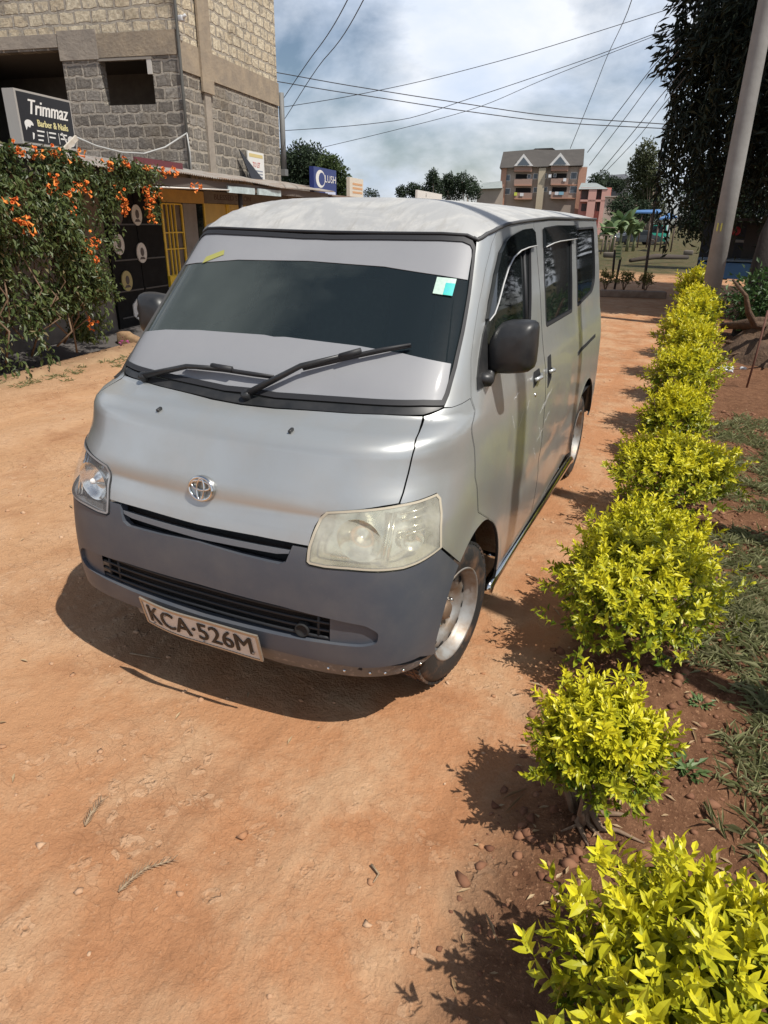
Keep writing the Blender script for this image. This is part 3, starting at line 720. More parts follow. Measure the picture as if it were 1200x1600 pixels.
# ---- wheels
def wheel(c,steer=0,camb=0):
    W=empty('wheel',(0,0,0)); W.parent=VAN; W.location=Vector(c)-Vector((0,2.0,0))
    s=1 if c[0]>0 else -1
    def put(mb,nm,mats,par=W):
        o=mb.build(nm,mats); o.parent=par; return o
    prof=[(-.078,.19),(-.084,.21),(-.088,.248),(-.082,.275),(-.066,.292),(-.05,.2975),(-.02,.30),(.02,.30),(.05,.2975),(.066,.292),(.080,.275),(.086,.245),(.084,.21),(.078,.19)]
    mb=MB(); mb.lathe([(h*s,r) for h,r in prof],(0,0,0),(1,0,0),64)
    # tread blocks
    n=60
    for i in range(n):
        t=2*math.pi*i/n
        for h,w in ((-.058,.024),(-.027,.022),(.0,.022),(.027,.022),(.058,.024)):
            tt=t+(.5*2*math.pi/n if abs(h)in(.027,) else 0)
            r=.300 if abs(h)<.05 else .2965
            cc=np.array([h*s,math.cos(tt)*r,math.sin(tt)*r]); rot=np.array([[1,0,0],[0,-math.sin(tt),math.cos(tt)],[0,math.cos(tt),math.sin(tt)]]).T
            mb.box(cc,(w,.021,.010),rot)
    put(mb,'tyre',[TYRE])
    mb=MB(); o=s
    mb.lathe([(o*.072,.199),(o*.082,.198),(o*.084,.193),(o*.078,.188),(o*.055,.187),(o*.045,.175),(o*.020,.168),(o*-.07,.168)],(0,0,0),(1,0,0),48)
    mb.lathe([(o*.020,.168),(o*.034,.155),(o*.040,.140),(o*.036,.118),(o*.022,.105),(o*.010,.095),(o*.008,.075),(o*.012,.05),(o*.02,.046)],(0,0,0),(1,0,0),48)
    rm=put(mb,'rim',[STEEL])
    for i in range(12):
        t=2*math.pi*(i+.5)/12; mb=MB()
        ax=np.array([o*1,math.cos(t)*.35,math.sin(t)*.35]);ax/=np.linalg.norm(ax)
        mb.lathe([(.0,.0145),(.0015,.0145),(.0015,.0005)],np.array([o*.0385,math.cos(t)*.144,math.sin(t)*.144]),ax,10); put(mb,'vent_hole',[SEAM],rm)
    mb=MB(); mb.lathe([(o*.0,.046),(o*.035,.040),(o*.045,.032),(o*.046,.001)],(0,0,0),(1,0,0),20); put(mb,'hub_cap',[M('rusty_hub',(.22,.15,.10),.6,.4)],rm)
    for i in range(5):
        t=2*math.pi*i/5+.3; mb=MB(); mb.lathe([(o*.008,.011),(o*.028,.0105),(o*.034,.006),(o*.035,.001)],(0,math.cos(t)*.062,math.sin(t)*.062),(1,0,0),6); put(mb,'lug_nut',[CHROME],rm)
    W.rotation_euler=(0,0,R(steer))
    return W
for o in ((.70,.68,.297,-8),(-.70,.68,.297,-8),(.70,3.37,.298,0),(-.70,3.37,.298,0)): wheel(o[:3],o[3])

# scratches down the near doors
SCR=M('scratch',(.66,.66,.64),.6)
for par,L in (('front_door',(((803,624),(811,612)),((800,650),(803,668)),((810,668),(818,640)),((823,640),(827,624)))),('sliding_door',(((843,646),(862,606)),((846,638),(858,612)),((838,690),(848,668)),((833,700),(836,716)),((850,660),(858,642)),((842,668),(845,690))))):
    po=[o for o in VAN.children if o.name==par][0]
    for a,b_ in L:
        q0,q1=pt(a),pt(b_); n=8; t=np.linspace(0,1,n)[:,None]; C_=q0+(q1-q0)*t; d=(q1-q0)/np.linalg.norm(q1-q0); w=np.array([-d[1],d[0]])*.0016
        C_=C_+np.array([[0,.004*math.sin(k*1.7)] for k in range(n)]); V=np.concatenate([on(C_+w,.0018),on(C_-w,.0018)]); mobj('scratch',V,[[i,i+1,n+i+1,n+i] for i in range(n-1)],SCR,po)
# ------------------------------------------------------------------ noise for terrain
_NT={}
def vnoise(x,y,seed):
    if seed not in _NT: _NT[seed]=np.random.default_rng(seed).random((256,256))
    T=_NT[seed]; xi=np.floor(x).astype(int);yi=np.floor(y).astype(int); fx=x-xi;fy=y-yi
    fx=fx*fx*(3-2*fx);fy=fy*fy*(3-2*fy); a=T[xi&255,yi&255];b=T[(xi+1)&255,yi&255];c=T[xi&255,(yi+1)&255];d=T[(xi+1)&255,(yi+1)&255]
    return (a*(1-fx)+b*fx)*(1-fy)+(c*(1-fx)+d*fx)*fy-.5
def fbm(x,y,sc,seed,o=4):
    v=0;a=1
    for k in range(o): v=v+a*vnoise(x*sc*2**k,y*sc*2**k,seed+k); a*=.5
    return v
TH=R(9); FD=np.array([-math.sin(TH),math.cos(TH),0]); FN=np.array([math.cos(TH),math.sin(TH),0]); FO=np.array([-7.9,7.1,0.0]); FZ=np.array([0,0,1.0])
def fz(px,o=0.):
    h=hitp(px,FO+FN*o,FN)-FO; return np.array([h@FD,h[2]])
def fp(s,o,z): return FO+FD*s+FN*o+FZ*z
def sm(a,b,x): t=np.clip((x-a)/(b-a),0,1); return t*t*(3-2*t)
def gz_at(x,y):
    x=np.asarray(x,float);y=np.asarray(y,float)
    bed=sm(1.12,1.45,x+.12*fbm(x,y,1.3,5))*sm(-3,-1,y)*(1-sm(15,18,y))
    h=.012*fbm(x,y,.9,11)+.006*fbm(x,y,5,21)
    h=h+bed*(.035+.05*fbm(x,y,2.2,31)+.030*fbm(x,y,9,41,3))
    h=h-.012*np.exp(-((x-1.12-.1*fbm(x,y,1,77))/.14)**2)*sm(-3,-1,y)*(1-sm(15,18,y))
    van=(np.abs(x)<1.0)&(y>.3)&(y<4.1); h=np.where(van,h*.35,h)
    rut=np.exp(-((x+2.7+.02*y)/.25)**2)+np.exp(-((x+4.1+.02*y)/.25)**2); h=h-.02*rut*(1+fbm(x,y,1,55))*(y>-1)
    o=(x-FO[0])*FN[0]+(y-FO[1])*FN[1]
    h=h-.16*(1-sm(.9,1.5,o))*(y<25)
    far=sm(22,60,y); h=h+far*.25*fbm(x,y,.07,61,3)-.4*far
    return h
def axis(lo,a,b,hi,st,g=1.22):
    v=list(np.arange(a,b,st)); x=b;d=st
    while x<hi: v.append(x); d*=g; x+=d
    v.append(hi); x=a-st;d=st
    while x>lo: v.insert(0,x); d*=g; x-=d
    v.insert(0,lo); return np.array(v)
gx=axis(-500,-3.4,3.2,500,.045,1.09); gy=axis(-60,-1.3,5.5,900,.045,1.07)
X,Y=np.meshgrid(gx,gy); Z=gz_at(X,Y); nx,ny=len(gx),len(gy)
idx=np.arange(nx*ny).reshape(ny,nx); F=np.stack([idx[:-1,:-1],idx[:-1,1:],idx[1:,1:],idx[1:,:-1]],-1).reshape(-1,4)
def ground_mat():
    m,nt,b=newmat('red_earth'); tc=nd(nt,'ShaderNodeTexCoord'); P=tc.outputs['Object']; sp=nd(nt,'ShaderNodeSeparateXYZ'); nt.links.new(P,sp.inputs[0])
    def mr(v,a,c):
        n=nd(nt,'ShaderNodeMapRange',interpolation_type='SMOOTHSTEP'); n.inputs['From Min'].default_value=a;n.inputs['From Max'].default_value=c; nt.links.new(v,n.inputs['Value']); return n.outputs[0]
    def math_(op,a,c):
        n=nd(nt,'ShaderNodeMath',operation=op)
        for i,v in enumerate((a,c)):
            if isinstance(v,(int,float)): n.inputs[i].default_value=v
            else: nt.links.new(v,n.inputs[i])
        return n.outputs[0]
    big=noise(nt,P,.55,6,.6); mid=noise(nt,P,2.3,8,.65,.3); fine=noise(nt,P,16,8,.7); gr=noise(nt,P,90,4,.6)
    x=math_('ADD',sp.outputs[0],math_('MULTIPLY',math_('SUBTRACT',big,.5),1.6))
    road=mix(nt,mr(x,-2.2,.9),(.460,.266,.142),(.425,.206,.100))
    road=mix(nt,ramp(nt,mid,.44,.62),road,(.49,.30,.172))
    tk=noise(nt,coords(nt,(5.5,.45,1)),1.0,7,.6,.4); road=mix(nt,math_('MULTIPLY',ramp(nt,tk,.54,.68),.38),road,(.28,.135,.065))
    road=mix(nt,math_('MULTIPLY',ramp(nt,noise(nt,P,1.4,9,.7,.5),.52,.66),.45),road,(.27,.115,.052))
    # trodden gravel showing through
    vo=nd(nt,'ShaderNodeTexVoronoi',feature='F1'); vo.inputs['Scale'].default_value=13; vo.inputs['Randomness'].default_value=1
    wp=nd(nt,'ShaderNodeVectorMath',operation='ADD'); nz=nd(nt,'ShaderNodeTexNoise'); nz.inputs['Scale'].default_value=9; nt.links.new(P,nz.inputs['Vector'])
    ws_=nd(nt,'ShaderNodeVectorMath',operation='SCALE'); ws_.inputs['Scale'].default_value=.13; nt.links.new(nz.outputs['Color'],ws_.inputs[0]); nt.links.new(P,wp.inputs[0]); nt.links.new(ws_.outputs[0],wp.inputs[1]); WP=wp.outputs[0]
    nt.links.new(WP,vo.inputs['Vector'])
    stone=math_('MULTIPLY',math_('LESS_THAN',vo.outputs['Distance'],.33),ramp(nt,noise(nt,P,1.1,5,.6),.46,.62))
    stone=math_('MULTIPLY',stone,ramp(nt,noise(nt,P,31,2),.40,.52))
    road=mix(nt,math_('MULTIPLY',stone,.58),road,(.56,.36,.22))
    # drying cracks
    v2=nd(nt,'ShaderNodeTexVoronoi',feature='DISTANCE_TO_EDGE'); v2.inputs['Scale'].default_value=7; nt.links.new(WP,v2.inputs['Vector'])
    v3=nd(nt,'ShaderNodeTexVoronoi',feature='DISTANCE_TO_EDGE'); v3.inputs['Scale'].default_value=18; nt.links.new(WP,v3.inputs['Vector'])
    cz=ramp(nt,noise(nt,P,.9,4,.6),.48,.66); crack=math_('MULTIPLY',math_('MAXIMUM',math_('LESS_THAN',v2.outputs['Distance'],.012),math_('LESS_THAN',v3.outputs['Distance'],.018)),cz)
    crack=math_('MULTIPLY',crack,ramp(nt,fine,.40,.55))
    road=mix(nt,math_('MULTIPLY',crack,.20),road,(.20,.085,.04))
    road=mix(nt,math_('MULTIPLY',ramp(nt,fine,.52,.75),.35),road,(.30,.13,.06))
    road=mix(nt,math_('MULTIPLY',ramp(nt,gr,.60,.72),.25),road,(.62,.42,.27))
    # bed soil
    bed=mix(nt,ramp(nt,fine,.35,.65),(.105,.048,.025),(.20,.100,.054)); bed=mix(nt,ramp(nt,gr,.58,.7),bed,(.33,.18,.10))
    bx=math_('ADD',sp.outputs[0],math_('MULTIPLY',math_('SUBTRACT',mid,.5),.55)); bm_=math_('MULTIPLY',mr(bx,1.05,1.38),math_('SUBTRACT',1,mr(sp.outputs[1],14,17)))
    c=mix(nt,bm_,road,bed)
    # strip by the planter and the verandah: grey trampled earth
    oo=math_('ADD',math_('MULTIPLY',sp.outputs[0],float(FN[0])),math_('MULTIPLY',sp.outputs[1],float(FN[1])))
    ov=float(FO@FN); c=mix(nt,math_('MULTIPLY',math_('SUBTRACT',1,mr(math_('ADD',oo,math_('MULTIPLY',math_('SUBTRACT',mid,.5),.9)),ov+1.1,ov+2.7)),math_('SUBTRACT',1,mr(sp.outputs[1],20,24))),c,(.27,.17,.10))
    # rough verge beyond the junction, green-brown darkened to paint in tree shade
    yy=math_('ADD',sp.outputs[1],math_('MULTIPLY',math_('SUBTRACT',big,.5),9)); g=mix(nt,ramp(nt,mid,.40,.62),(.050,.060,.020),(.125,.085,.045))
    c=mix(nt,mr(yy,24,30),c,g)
    rd=mix(nt,ramp(nt,mid,.4,.6),(.36,.165,.08),(.30,.15,.085)); 
    nt.links.new(c,b.inputs['Base Color']); b.inputs['Roughness'].default_value=.95; b.inputs['Specular IOR Level'].default_value=.15
    h=math_('ADD',math_('MULTIPLY',fine,.5),math_('MULTIPLY',gr,.16)); h=math_('ADD',h,math_('MULTIPLY',mid,.9)); h=math_('SUBTRACT',h,math_('MULTIPLY',crack,.22)); h=math_('ADD',h,math_('MULTIPLY',stone,.20))
    bump(nt,b,h,.85,.04); return m
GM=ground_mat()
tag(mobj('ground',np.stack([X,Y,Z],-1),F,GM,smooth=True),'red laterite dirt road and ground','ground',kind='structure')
# ---- foliage tools
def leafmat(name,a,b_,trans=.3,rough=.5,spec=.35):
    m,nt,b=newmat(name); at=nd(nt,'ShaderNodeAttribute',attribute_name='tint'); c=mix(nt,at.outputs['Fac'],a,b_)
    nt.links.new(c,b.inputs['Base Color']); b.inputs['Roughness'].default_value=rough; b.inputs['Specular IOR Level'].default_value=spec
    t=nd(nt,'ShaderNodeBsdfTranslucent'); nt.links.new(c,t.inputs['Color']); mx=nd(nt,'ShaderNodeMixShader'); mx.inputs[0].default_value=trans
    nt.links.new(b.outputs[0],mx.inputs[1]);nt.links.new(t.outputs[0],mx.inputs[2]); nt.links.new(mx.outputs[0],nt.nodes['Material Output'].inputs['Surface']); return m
def unit(v): return v/(np.linalg.norm(v,axis=-1,keepdims=True)+1e-12)
def leaves(P,D,U,L,Wd,fold=.15,curl=.12,near=False,tint=None):
    """pointed, folded leaf blades"""
    P=np.asarray(P);N=len(P);D=unit(D);S=unit(np.cross(D,U));U=np.cross(S,D); L=np.broadcast_to(L,(N,))[:,None];Wd=np.broadcast_to(Wd,(N,))[:,None]
    c=lambda t,s,h: P+D*L*t+S*Wd*s+U*L*h
    if near:
        vs=[c(0,0,0),c(.28,.42,fold*.5),c(.62,.40,fold*.35-curl*.3),c(1,0,-curl),c(.62,-.40,fold*.35-curl*.3),c(.28,-.42,fold*.5),c(.28,0,0),c(.62,0,-curl*.3)]
        fs=[[0,6,1],[1,6,7,2],[2,7,3],[0,5,6],[5,4,7,6],[4,3,7]]; k=8
    else:
        vs=[c(0,0,0),c(.45,.5,fold*.5),c(1,0,-curl),c(.45,-.5,fold*.5)]; fs=[[0,2,1],[0,3,2]]; k=4
    V=np.stack(vs,1).reshape(-1,3); b=np.arange(N)*k; F=[]
    for f in fs: F.append((b[:,None]+np.array(f)[None]).tolist())
    F=[q for l in F for q in l]
    t=np.zeros(N) if tint is None else np.clip(tint,0,1); C=np.repeat(np.stack([t,t,t,np.ones(N)],1),k,0)
    return V,F,C
def merge(parts):
    Vs=[];Fs=[];Cs=[];n=0
    for V,F,C in parts:
        Vs.append(V);Cs.append(C);Fs+=[[i+n for i in f] for f in F];n+=len(V)
    return np.concatenate(Vs),Fs,np.concatenate(Cs)
def rdir(n,r): return unit(r.normal(size=(n,3)))
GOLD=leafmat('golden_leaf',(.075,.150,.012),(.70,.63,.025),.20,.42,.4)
TWIG=M('twig_bark',(.16,.10,.06),.85,col2=(.25,.17,.11),ns=20)
def shoots_bush(nsh,rx,ry,rz,seed,ll=.05,near=True,nl=9,lump=.18):
    """clipped ball hedge made of leafy shoots; centre at the origin"""
    r=np.random.default_rng(seed); d=rdir(nsh,r); d[:,2]=np.where(d[:,2]<-.55,-d[:,2],d[:,2])
    bl=rdir(7,r); am=r.normal(0,lump,7); k=1+sum(am[i]*np.exp(-((1-d@bl[i])/.35)) for i in range(7))
    dep=r.beta(4,1.3,nsh); dep=np.where(r.random(nsh)<.06,1.12+.12*r.random(nsh),dep)
    R3=np.array([rx,ry,rz]); base=d*R3*(k*dep)[:,None]*.92
    ax=unit(d*np.array([1,1,.8])+np.array([0,0,.55])+.35*r.normal(size=(nsh,3)))
    sl=ll*r.uniform(1.3,2.4,nsh)
    P=[];D=[];U=[];Ls=[];T=[]
    e1=unit(np.cross(ax,rdir(nsh,r))); e2=np.cross(ax,e1)
    for i in range(nl):
        t=(i+.5)/nl; a=i*math.pi/2+(i//2)*.6; a=a+r.normal(0,.3,nsh)
        pos=base+ax*(sl*(t-.35))[:,None]; out=e1*np.cos(a)[:,None]+e2*np.sin(a)[:,None]
        op=(1.15-.75*t)+r.normal(0,.18,nsh)
        dd=ax*np.cos(op)[:,None]+out*np.sin(op)[:,None]; P.append(pos);D.append(dd);U.append(unit(ax-dd*.3+.2*r.normal(size=(nsh,3))))
        Ls.append(ll*(1.15-.55*t)*r.uniform(.7,1.25,nsh))
        up=np.clip(.5+.75*d[:,2],0,1)
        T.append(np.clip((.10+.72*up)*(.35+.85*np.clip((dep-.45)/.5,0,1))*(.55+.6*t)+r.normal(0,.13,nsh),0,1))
    P=np.concatenate(P);D=np.concatenate(D);U=np.concatenate(U);Ls=np.concatenate(Ls);T=np.concatenate(T)
    return leaves(P,D,U,Ls,Ls*.44,.16,.16,near,T)
GB='clipped golden hedge bushes in a row beside the van'
BUSH=[ # centre, radii, shoots, leaf, label, stem
 ((1.755,-.545,.315),(.37,.33,.225),620,.048,'large yellow-green bush filling the bottom right corner, nearest of the hedge',True),
 ((1.42,.13,.32),(.205,.195,.175),560,.037,'small round yellow-green bush on bare red roots, second from the bottom corner',True),
 ((1.41,1.22,.35),(.37,.58,.265),1400,.036,'broad yellow-green bush beside the front wheel of the van',True),
 ((1.47,2.75,.33),(.37,.42,.21),900,.040,'flat-topped yellow bush beside the sliding door of the van',True),
 ((1.41,4.1,.36),(.30,.44,.28),640,.046,'shaded green-yellow bush next to the long grass clump',False),
 ((1.40,5.05,.47),(.31,.44,.29),480,.048,'bright yellow bush just behind the rear wheel of the van',False),
 ((1.42,6.35,.50),(.30,.40,.30),380,.054,'yellow bush beside the white litter bag',False),
 ((1.28,7.6,.50),(.27,.36,.30),240,.066,'yellow-green bush leaning to the road opposite the tree roots',False),
 ((1.38,9.1,.52),(.30,.42,.30),220,.072,'rounded yellow bush in front of the utility pole',False),
 ((1.34,11.0,.56),(.34,.5,.32),200,.08,'pale yellow bush at the foot of the utility pole',False),
 ((1.22,13.0,.60),(.30,.5,.34),180,.09,'small green-yellow bush at the far end of the hedge',False)]
for i,(c,rr,ns,ll,lab,st) in enumerate(BUSH):
    g=float(gz_at(c[0],c[1])); B=empty('hedge_bush',(c[0],c[1],g),lab,'bush',GB)
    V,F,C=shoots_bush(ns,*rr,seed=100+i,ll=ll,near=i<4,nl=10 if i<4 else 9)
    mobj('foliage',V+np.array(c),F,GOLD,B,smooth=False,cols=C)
    r=np.random.default_rng(300+i); mb=MB()
    for k in range(7 if st else 4):
        a=r.uniform(0,6.28); d=np.array([math.cos(a),math.sin(a),0]); b0=np.array([c[0],c[1],g-.02])+d*.03; e=np.array(c)+d*np.array(rr)*.6+np.array([0,0,rr[2]*r.uniform(-.2,.6)])
        m=(b0+e)/2+np.array([0,0,-.03])+.02*r.normal(size=3); q=[b0,b0+(m-b0)*.5+np.array([0,0,.03]),m,e]; mb.tube(q,[.011,.009,.007,.003],6)
    if i==1:
        for a,l in ((-.2,.17),(-1.0,.10),(.4,.15),(-2.0,.09),(-1.4,.12)):
            d=np.array([math.cos(a),math.sin(a),0]); p=np.array([c[0],c[1],g]); q=[p+np.array([0,0,.06])]
            for t in (.3,.6,1): xy=p+d*l*t+.012*r.normal(size=3); q.append(np.array([xy[0],xy[1],float(gz_at(xy[0],xy[1]))+.012*(1-t)+.004]))
            mb.tube(q,[.014,.011,.007,.003],6)
    mb.build('stem',[TWIG],B)
# long sprigs between second and third bush
# ---- grass on the right: one mass
GRASS=leafmat('grass_blade',(.19,.215,.085),(.43,.40,.235),.25,.6,.2)
def grass(n,regions,seed,hmin,hmax,flat=.8):
    r=np.random.default_rng(seed); P=[]
    while len(P)<n:
        x0,x1,y0,y1,w=regions[r.choice(len(regions),p=np.array([q[4] for q in regions])/sum(q[4] for q in regions))]
        x=r.uniform(x0,x1);y=r.uniform(y0,y1)
        ex=max(0,1-((x-(x0+x1)/2)/((x1-x0)/2))**2)*max(0,1-((y-(y0+y1)/2)/((y1-y0)/2))**2)
        if r.random()<ex**.5 and fbm(np.array(x),np.array(y),2.4,91)>-.18+.25*r.random()-.2: P.append((x,y))
    P=np.array(P); z=gz_at(P[:,0],P[:,1]); P=np.column_stack([P,z-.004])
    tz=P[np.arange(n)//9*9]; P=np.column_stack([tz[:,0]+r.normal(0,.016,n),tz[:,1]+r.normal(0,.016,n),gz_at(tz[:,0],tz[:,1])-.004])
    a=r.uniform(0,6.28,n); D=unit(np.stack([np.cos(a)*flat,np.sin(a)*flat,r.uniform(.25,1.0,n)],1)); L=r.uniform(hmin,hmax,n)
    t=np.clip(r.beta(2,3,n)+.15*fbm(P[:,0],P[:,1],3,95),0,1)
    return leaves(P,D,np.tile([0,0,1.],(n,1))+.3*r.normal(size=(n,3)),L,L*.075+.002,.02,.25,False,t)
V,F,C=grass(46000,[(1.80,3.4,.0,1.15,2.0),(1.70,3.6,1.4,2.75,3.0),(1.66,4.0,2.9,5.8,5.0),(1.6,2.2,1.1,1.8,.35)],7,.035,.10)
tag(mobj('grass',V,F,GRASS,cols=C),'grey-green mown grass beside the hedge','grass',kind='stuff')
V,F,C=grass(5000,[(-8.0,-5.0,2.6,6.6,1)],8,.03,.09)
V2=V.copy(); o=(V[:,0]-FO[0])*FN[0]+(V[:,1]-FO[1])*FN[1]; 
kf=[f for f in F if 1.75<o[f[0]]<2.5]
tag(mobj('verge_grass',V,kf,GRASS,cols=C),'thin dry grass along the planter foot','grass',kind='stuff')
# ---- pebbles, clods
def stones(n,reg,seed,smin,smax,keep=None):
    r=np.random.default_rng(seed); bm=bmesh.new(); bmesh.ops.create_icosphere(bm,subdivisions=1,radius=1); SV=np.array([v.co[:] for v in bm.verts]); SF=[[v.index for v in f.verts] for f in bm.faces]; bm.free()
    Vs=[];Fs=[];Cs=[]; k=0
    while k<n:
        x=r.uniform(reg[0],reg[1]);y=reg[2]+(reg[3]-reg[2])*r.random()**1.5
        if fbm(np.array(x),np.array(y),.8,131)<-.25+.5*r.random()-.12: continue
        s=smin+(smax-smin)*r.random()**3; q=SV*(1+.25*r.normal(size=(len(SV),1)))*np.array([1,r.uniform(.6,1),r.uniform(.35,.7)])*s; a=r.uniform(0,6.28); q=q@np.array([[math.cos(a),math.sin(a),0],[-math.sin(a),math.cos(a),0],[0,0,1]])
        Vs.append(q+np.array([x,y,float(gz_at(x,y))+s*.1])); Fs+=[[i+k*len(SV) for i in f] for f in SF]; t=r.random(); Cs.append(np.tile([t,t,t,1],(len(SV),1))); k+=1
    return np.concatenate(Vs),Fs,np.concatenate(Cs)
def stone_mat(n,a,b_):
    m,nt,b=newmat(n); at=nd(nt,'ShaderNodeAttribute',attribute_name='tint'); nt.links.new(mix(nt,at.outputs['Fac'],a,b_),b.inputs['Base Color']); b.inputs['Roughness'].default_value=.9; return m
PEB=stone_mat('pebble',(.36,.17,.08),(.52,.34,.21)); CLOD=stone_mat('soil_clod',(.15,.06,.03),(.27,.13,.07))
V,F,C=stones(2400,(-6,1.2,-1.4,9),17,.003,.017); tag(mobj('road_pebbles',V,F,PEB,smooth=True,cols=C),'loose pebbles on the dirt road','pebbles',kind='stuff')
V,F,C=stones(5200,(1.12,2.9,-.9,6),18,.004,.026); tag(mobj('soil_clods',V,F,CLOD,smooth=True,cols=C),'loose red soil clods in the hedge bed','soil',kind='stuff')
DRY=leafmat('dry_litter',(.30,.19,.10),(.48,.36,.22),.1,.8,.1)
r=np.random.default_rng(44); n=900; P=np.column_stack([np.concatenate([r.uniform(1.1,2.6,740),r.uniform(-4,1.1,160)]),r.uniform(-.9,6,n)]); P=np.column_stack([P,gz_at(P[:,0],P[:,1])+.006]); a=r.uniform(0,6.28,n); L=r.uniform(.015,.05,n); L[::9]*=2.6
V,F,C=leaves(P,np.stack([np.cos(a),np.sin(a),.08*np.ones(n)],1),np.tile([0,0,1.],(n,1)),L,np.minimum(L*.3,.010),.1,.05,False,r.random(n)); tag(mobj('dry_leaf_litter',V,F,DRY,cols=C),'dry leaves and straw scattered on the soil','leaf litter',kind='stuff')
# weeds: small green rosettes in the bed
WEED=leafmat('weed_leaf',(.08,.14,.04),(.17,.24,.09),.25)
for px,lab,sc in (((1072,1205),'low grey-green weed right of the small round bush',.09),((1000,1245),'tiny weed rosette under the small round bush',.05),((1095,1100),'small weed in the soil next to the grass edge',.06),((1062,1065),'tiny weed above the soil clods by the broad bush',.04)):
    g=hit(px,2,.04); r=np.random.default_rng(int(px[0])); n=46; a=r.uniform(0,6.28,n); q=r.uniform(0,1,n)[:,None]*sc*.6
    D=np.stack([np.cos(a),np.sin(a),r.uniform(.1,.9,n)],1); P=np.stack([np.cos(a),np.sin(a),0*a],1)*q; z=float(gz_at(g[0],g[1]))
    V,F,C=leaves(P,D,np.tile([0,0,1.],(n,1)),sc*r.uniform(.3,.6,n),sc*.2,.1,.15,False,r.random(n)); tag(mobj('weed',V+np.array([g[0],g[1],z]),F,WEED,cols=C,loc=(g[0],g[1],z)),lab,'weed','weeds in the hedge bed')
# fallen twigs on the road
for pts,lab in ((((185,1392),(205,1372),(228,1355),(268,1343)),'dry brown frond lying on the road, the longer of two at lower left'),(((133,1290),(142,1272),(158,1252)),'short feathery dry frond on the road at left'),(((203,1020),(225,1024),(250,1028)),'dark curled twig in front of the number plate'),(((580,1350),(592,1365),(583,1378)),'pale curled straw on the road near the hedge shadow')):
    P=[hit(p,2,.006) for p in pts]; P=[np.array([p[0],p[1],float(gz_at(p[0],p[1]))+.008]) for p in P]
    mb=MB(); mb.tube(P,[.004]+[.0035]*(len(P)-2)+[.0015],5)
    if 'frond' in lab:
        Q=densify(np.array(P)[:,:2],.014)[:int(1e6)]
        for k in range(len(P)-1):
            for t in np.linspace(0,1,5):
                p=P[k]*(1-t)+P[k+1]*t; d=unit(P[k+1]-P[k]); s=np.cross(d,[0,0,1.])
                for sg in (1,-1): mb.tube([p,p+d*.022+sg*s*.014+np.array([0,0,.004])],[.0016,.0006],4)
    c=P[0]; tag(mb.build('dry_twig',[M('dry_twig',(.20,.12,.07),.9,col2=(.42,.32,.2),ns=60)],loc=tuple(c)),lab,'twig')
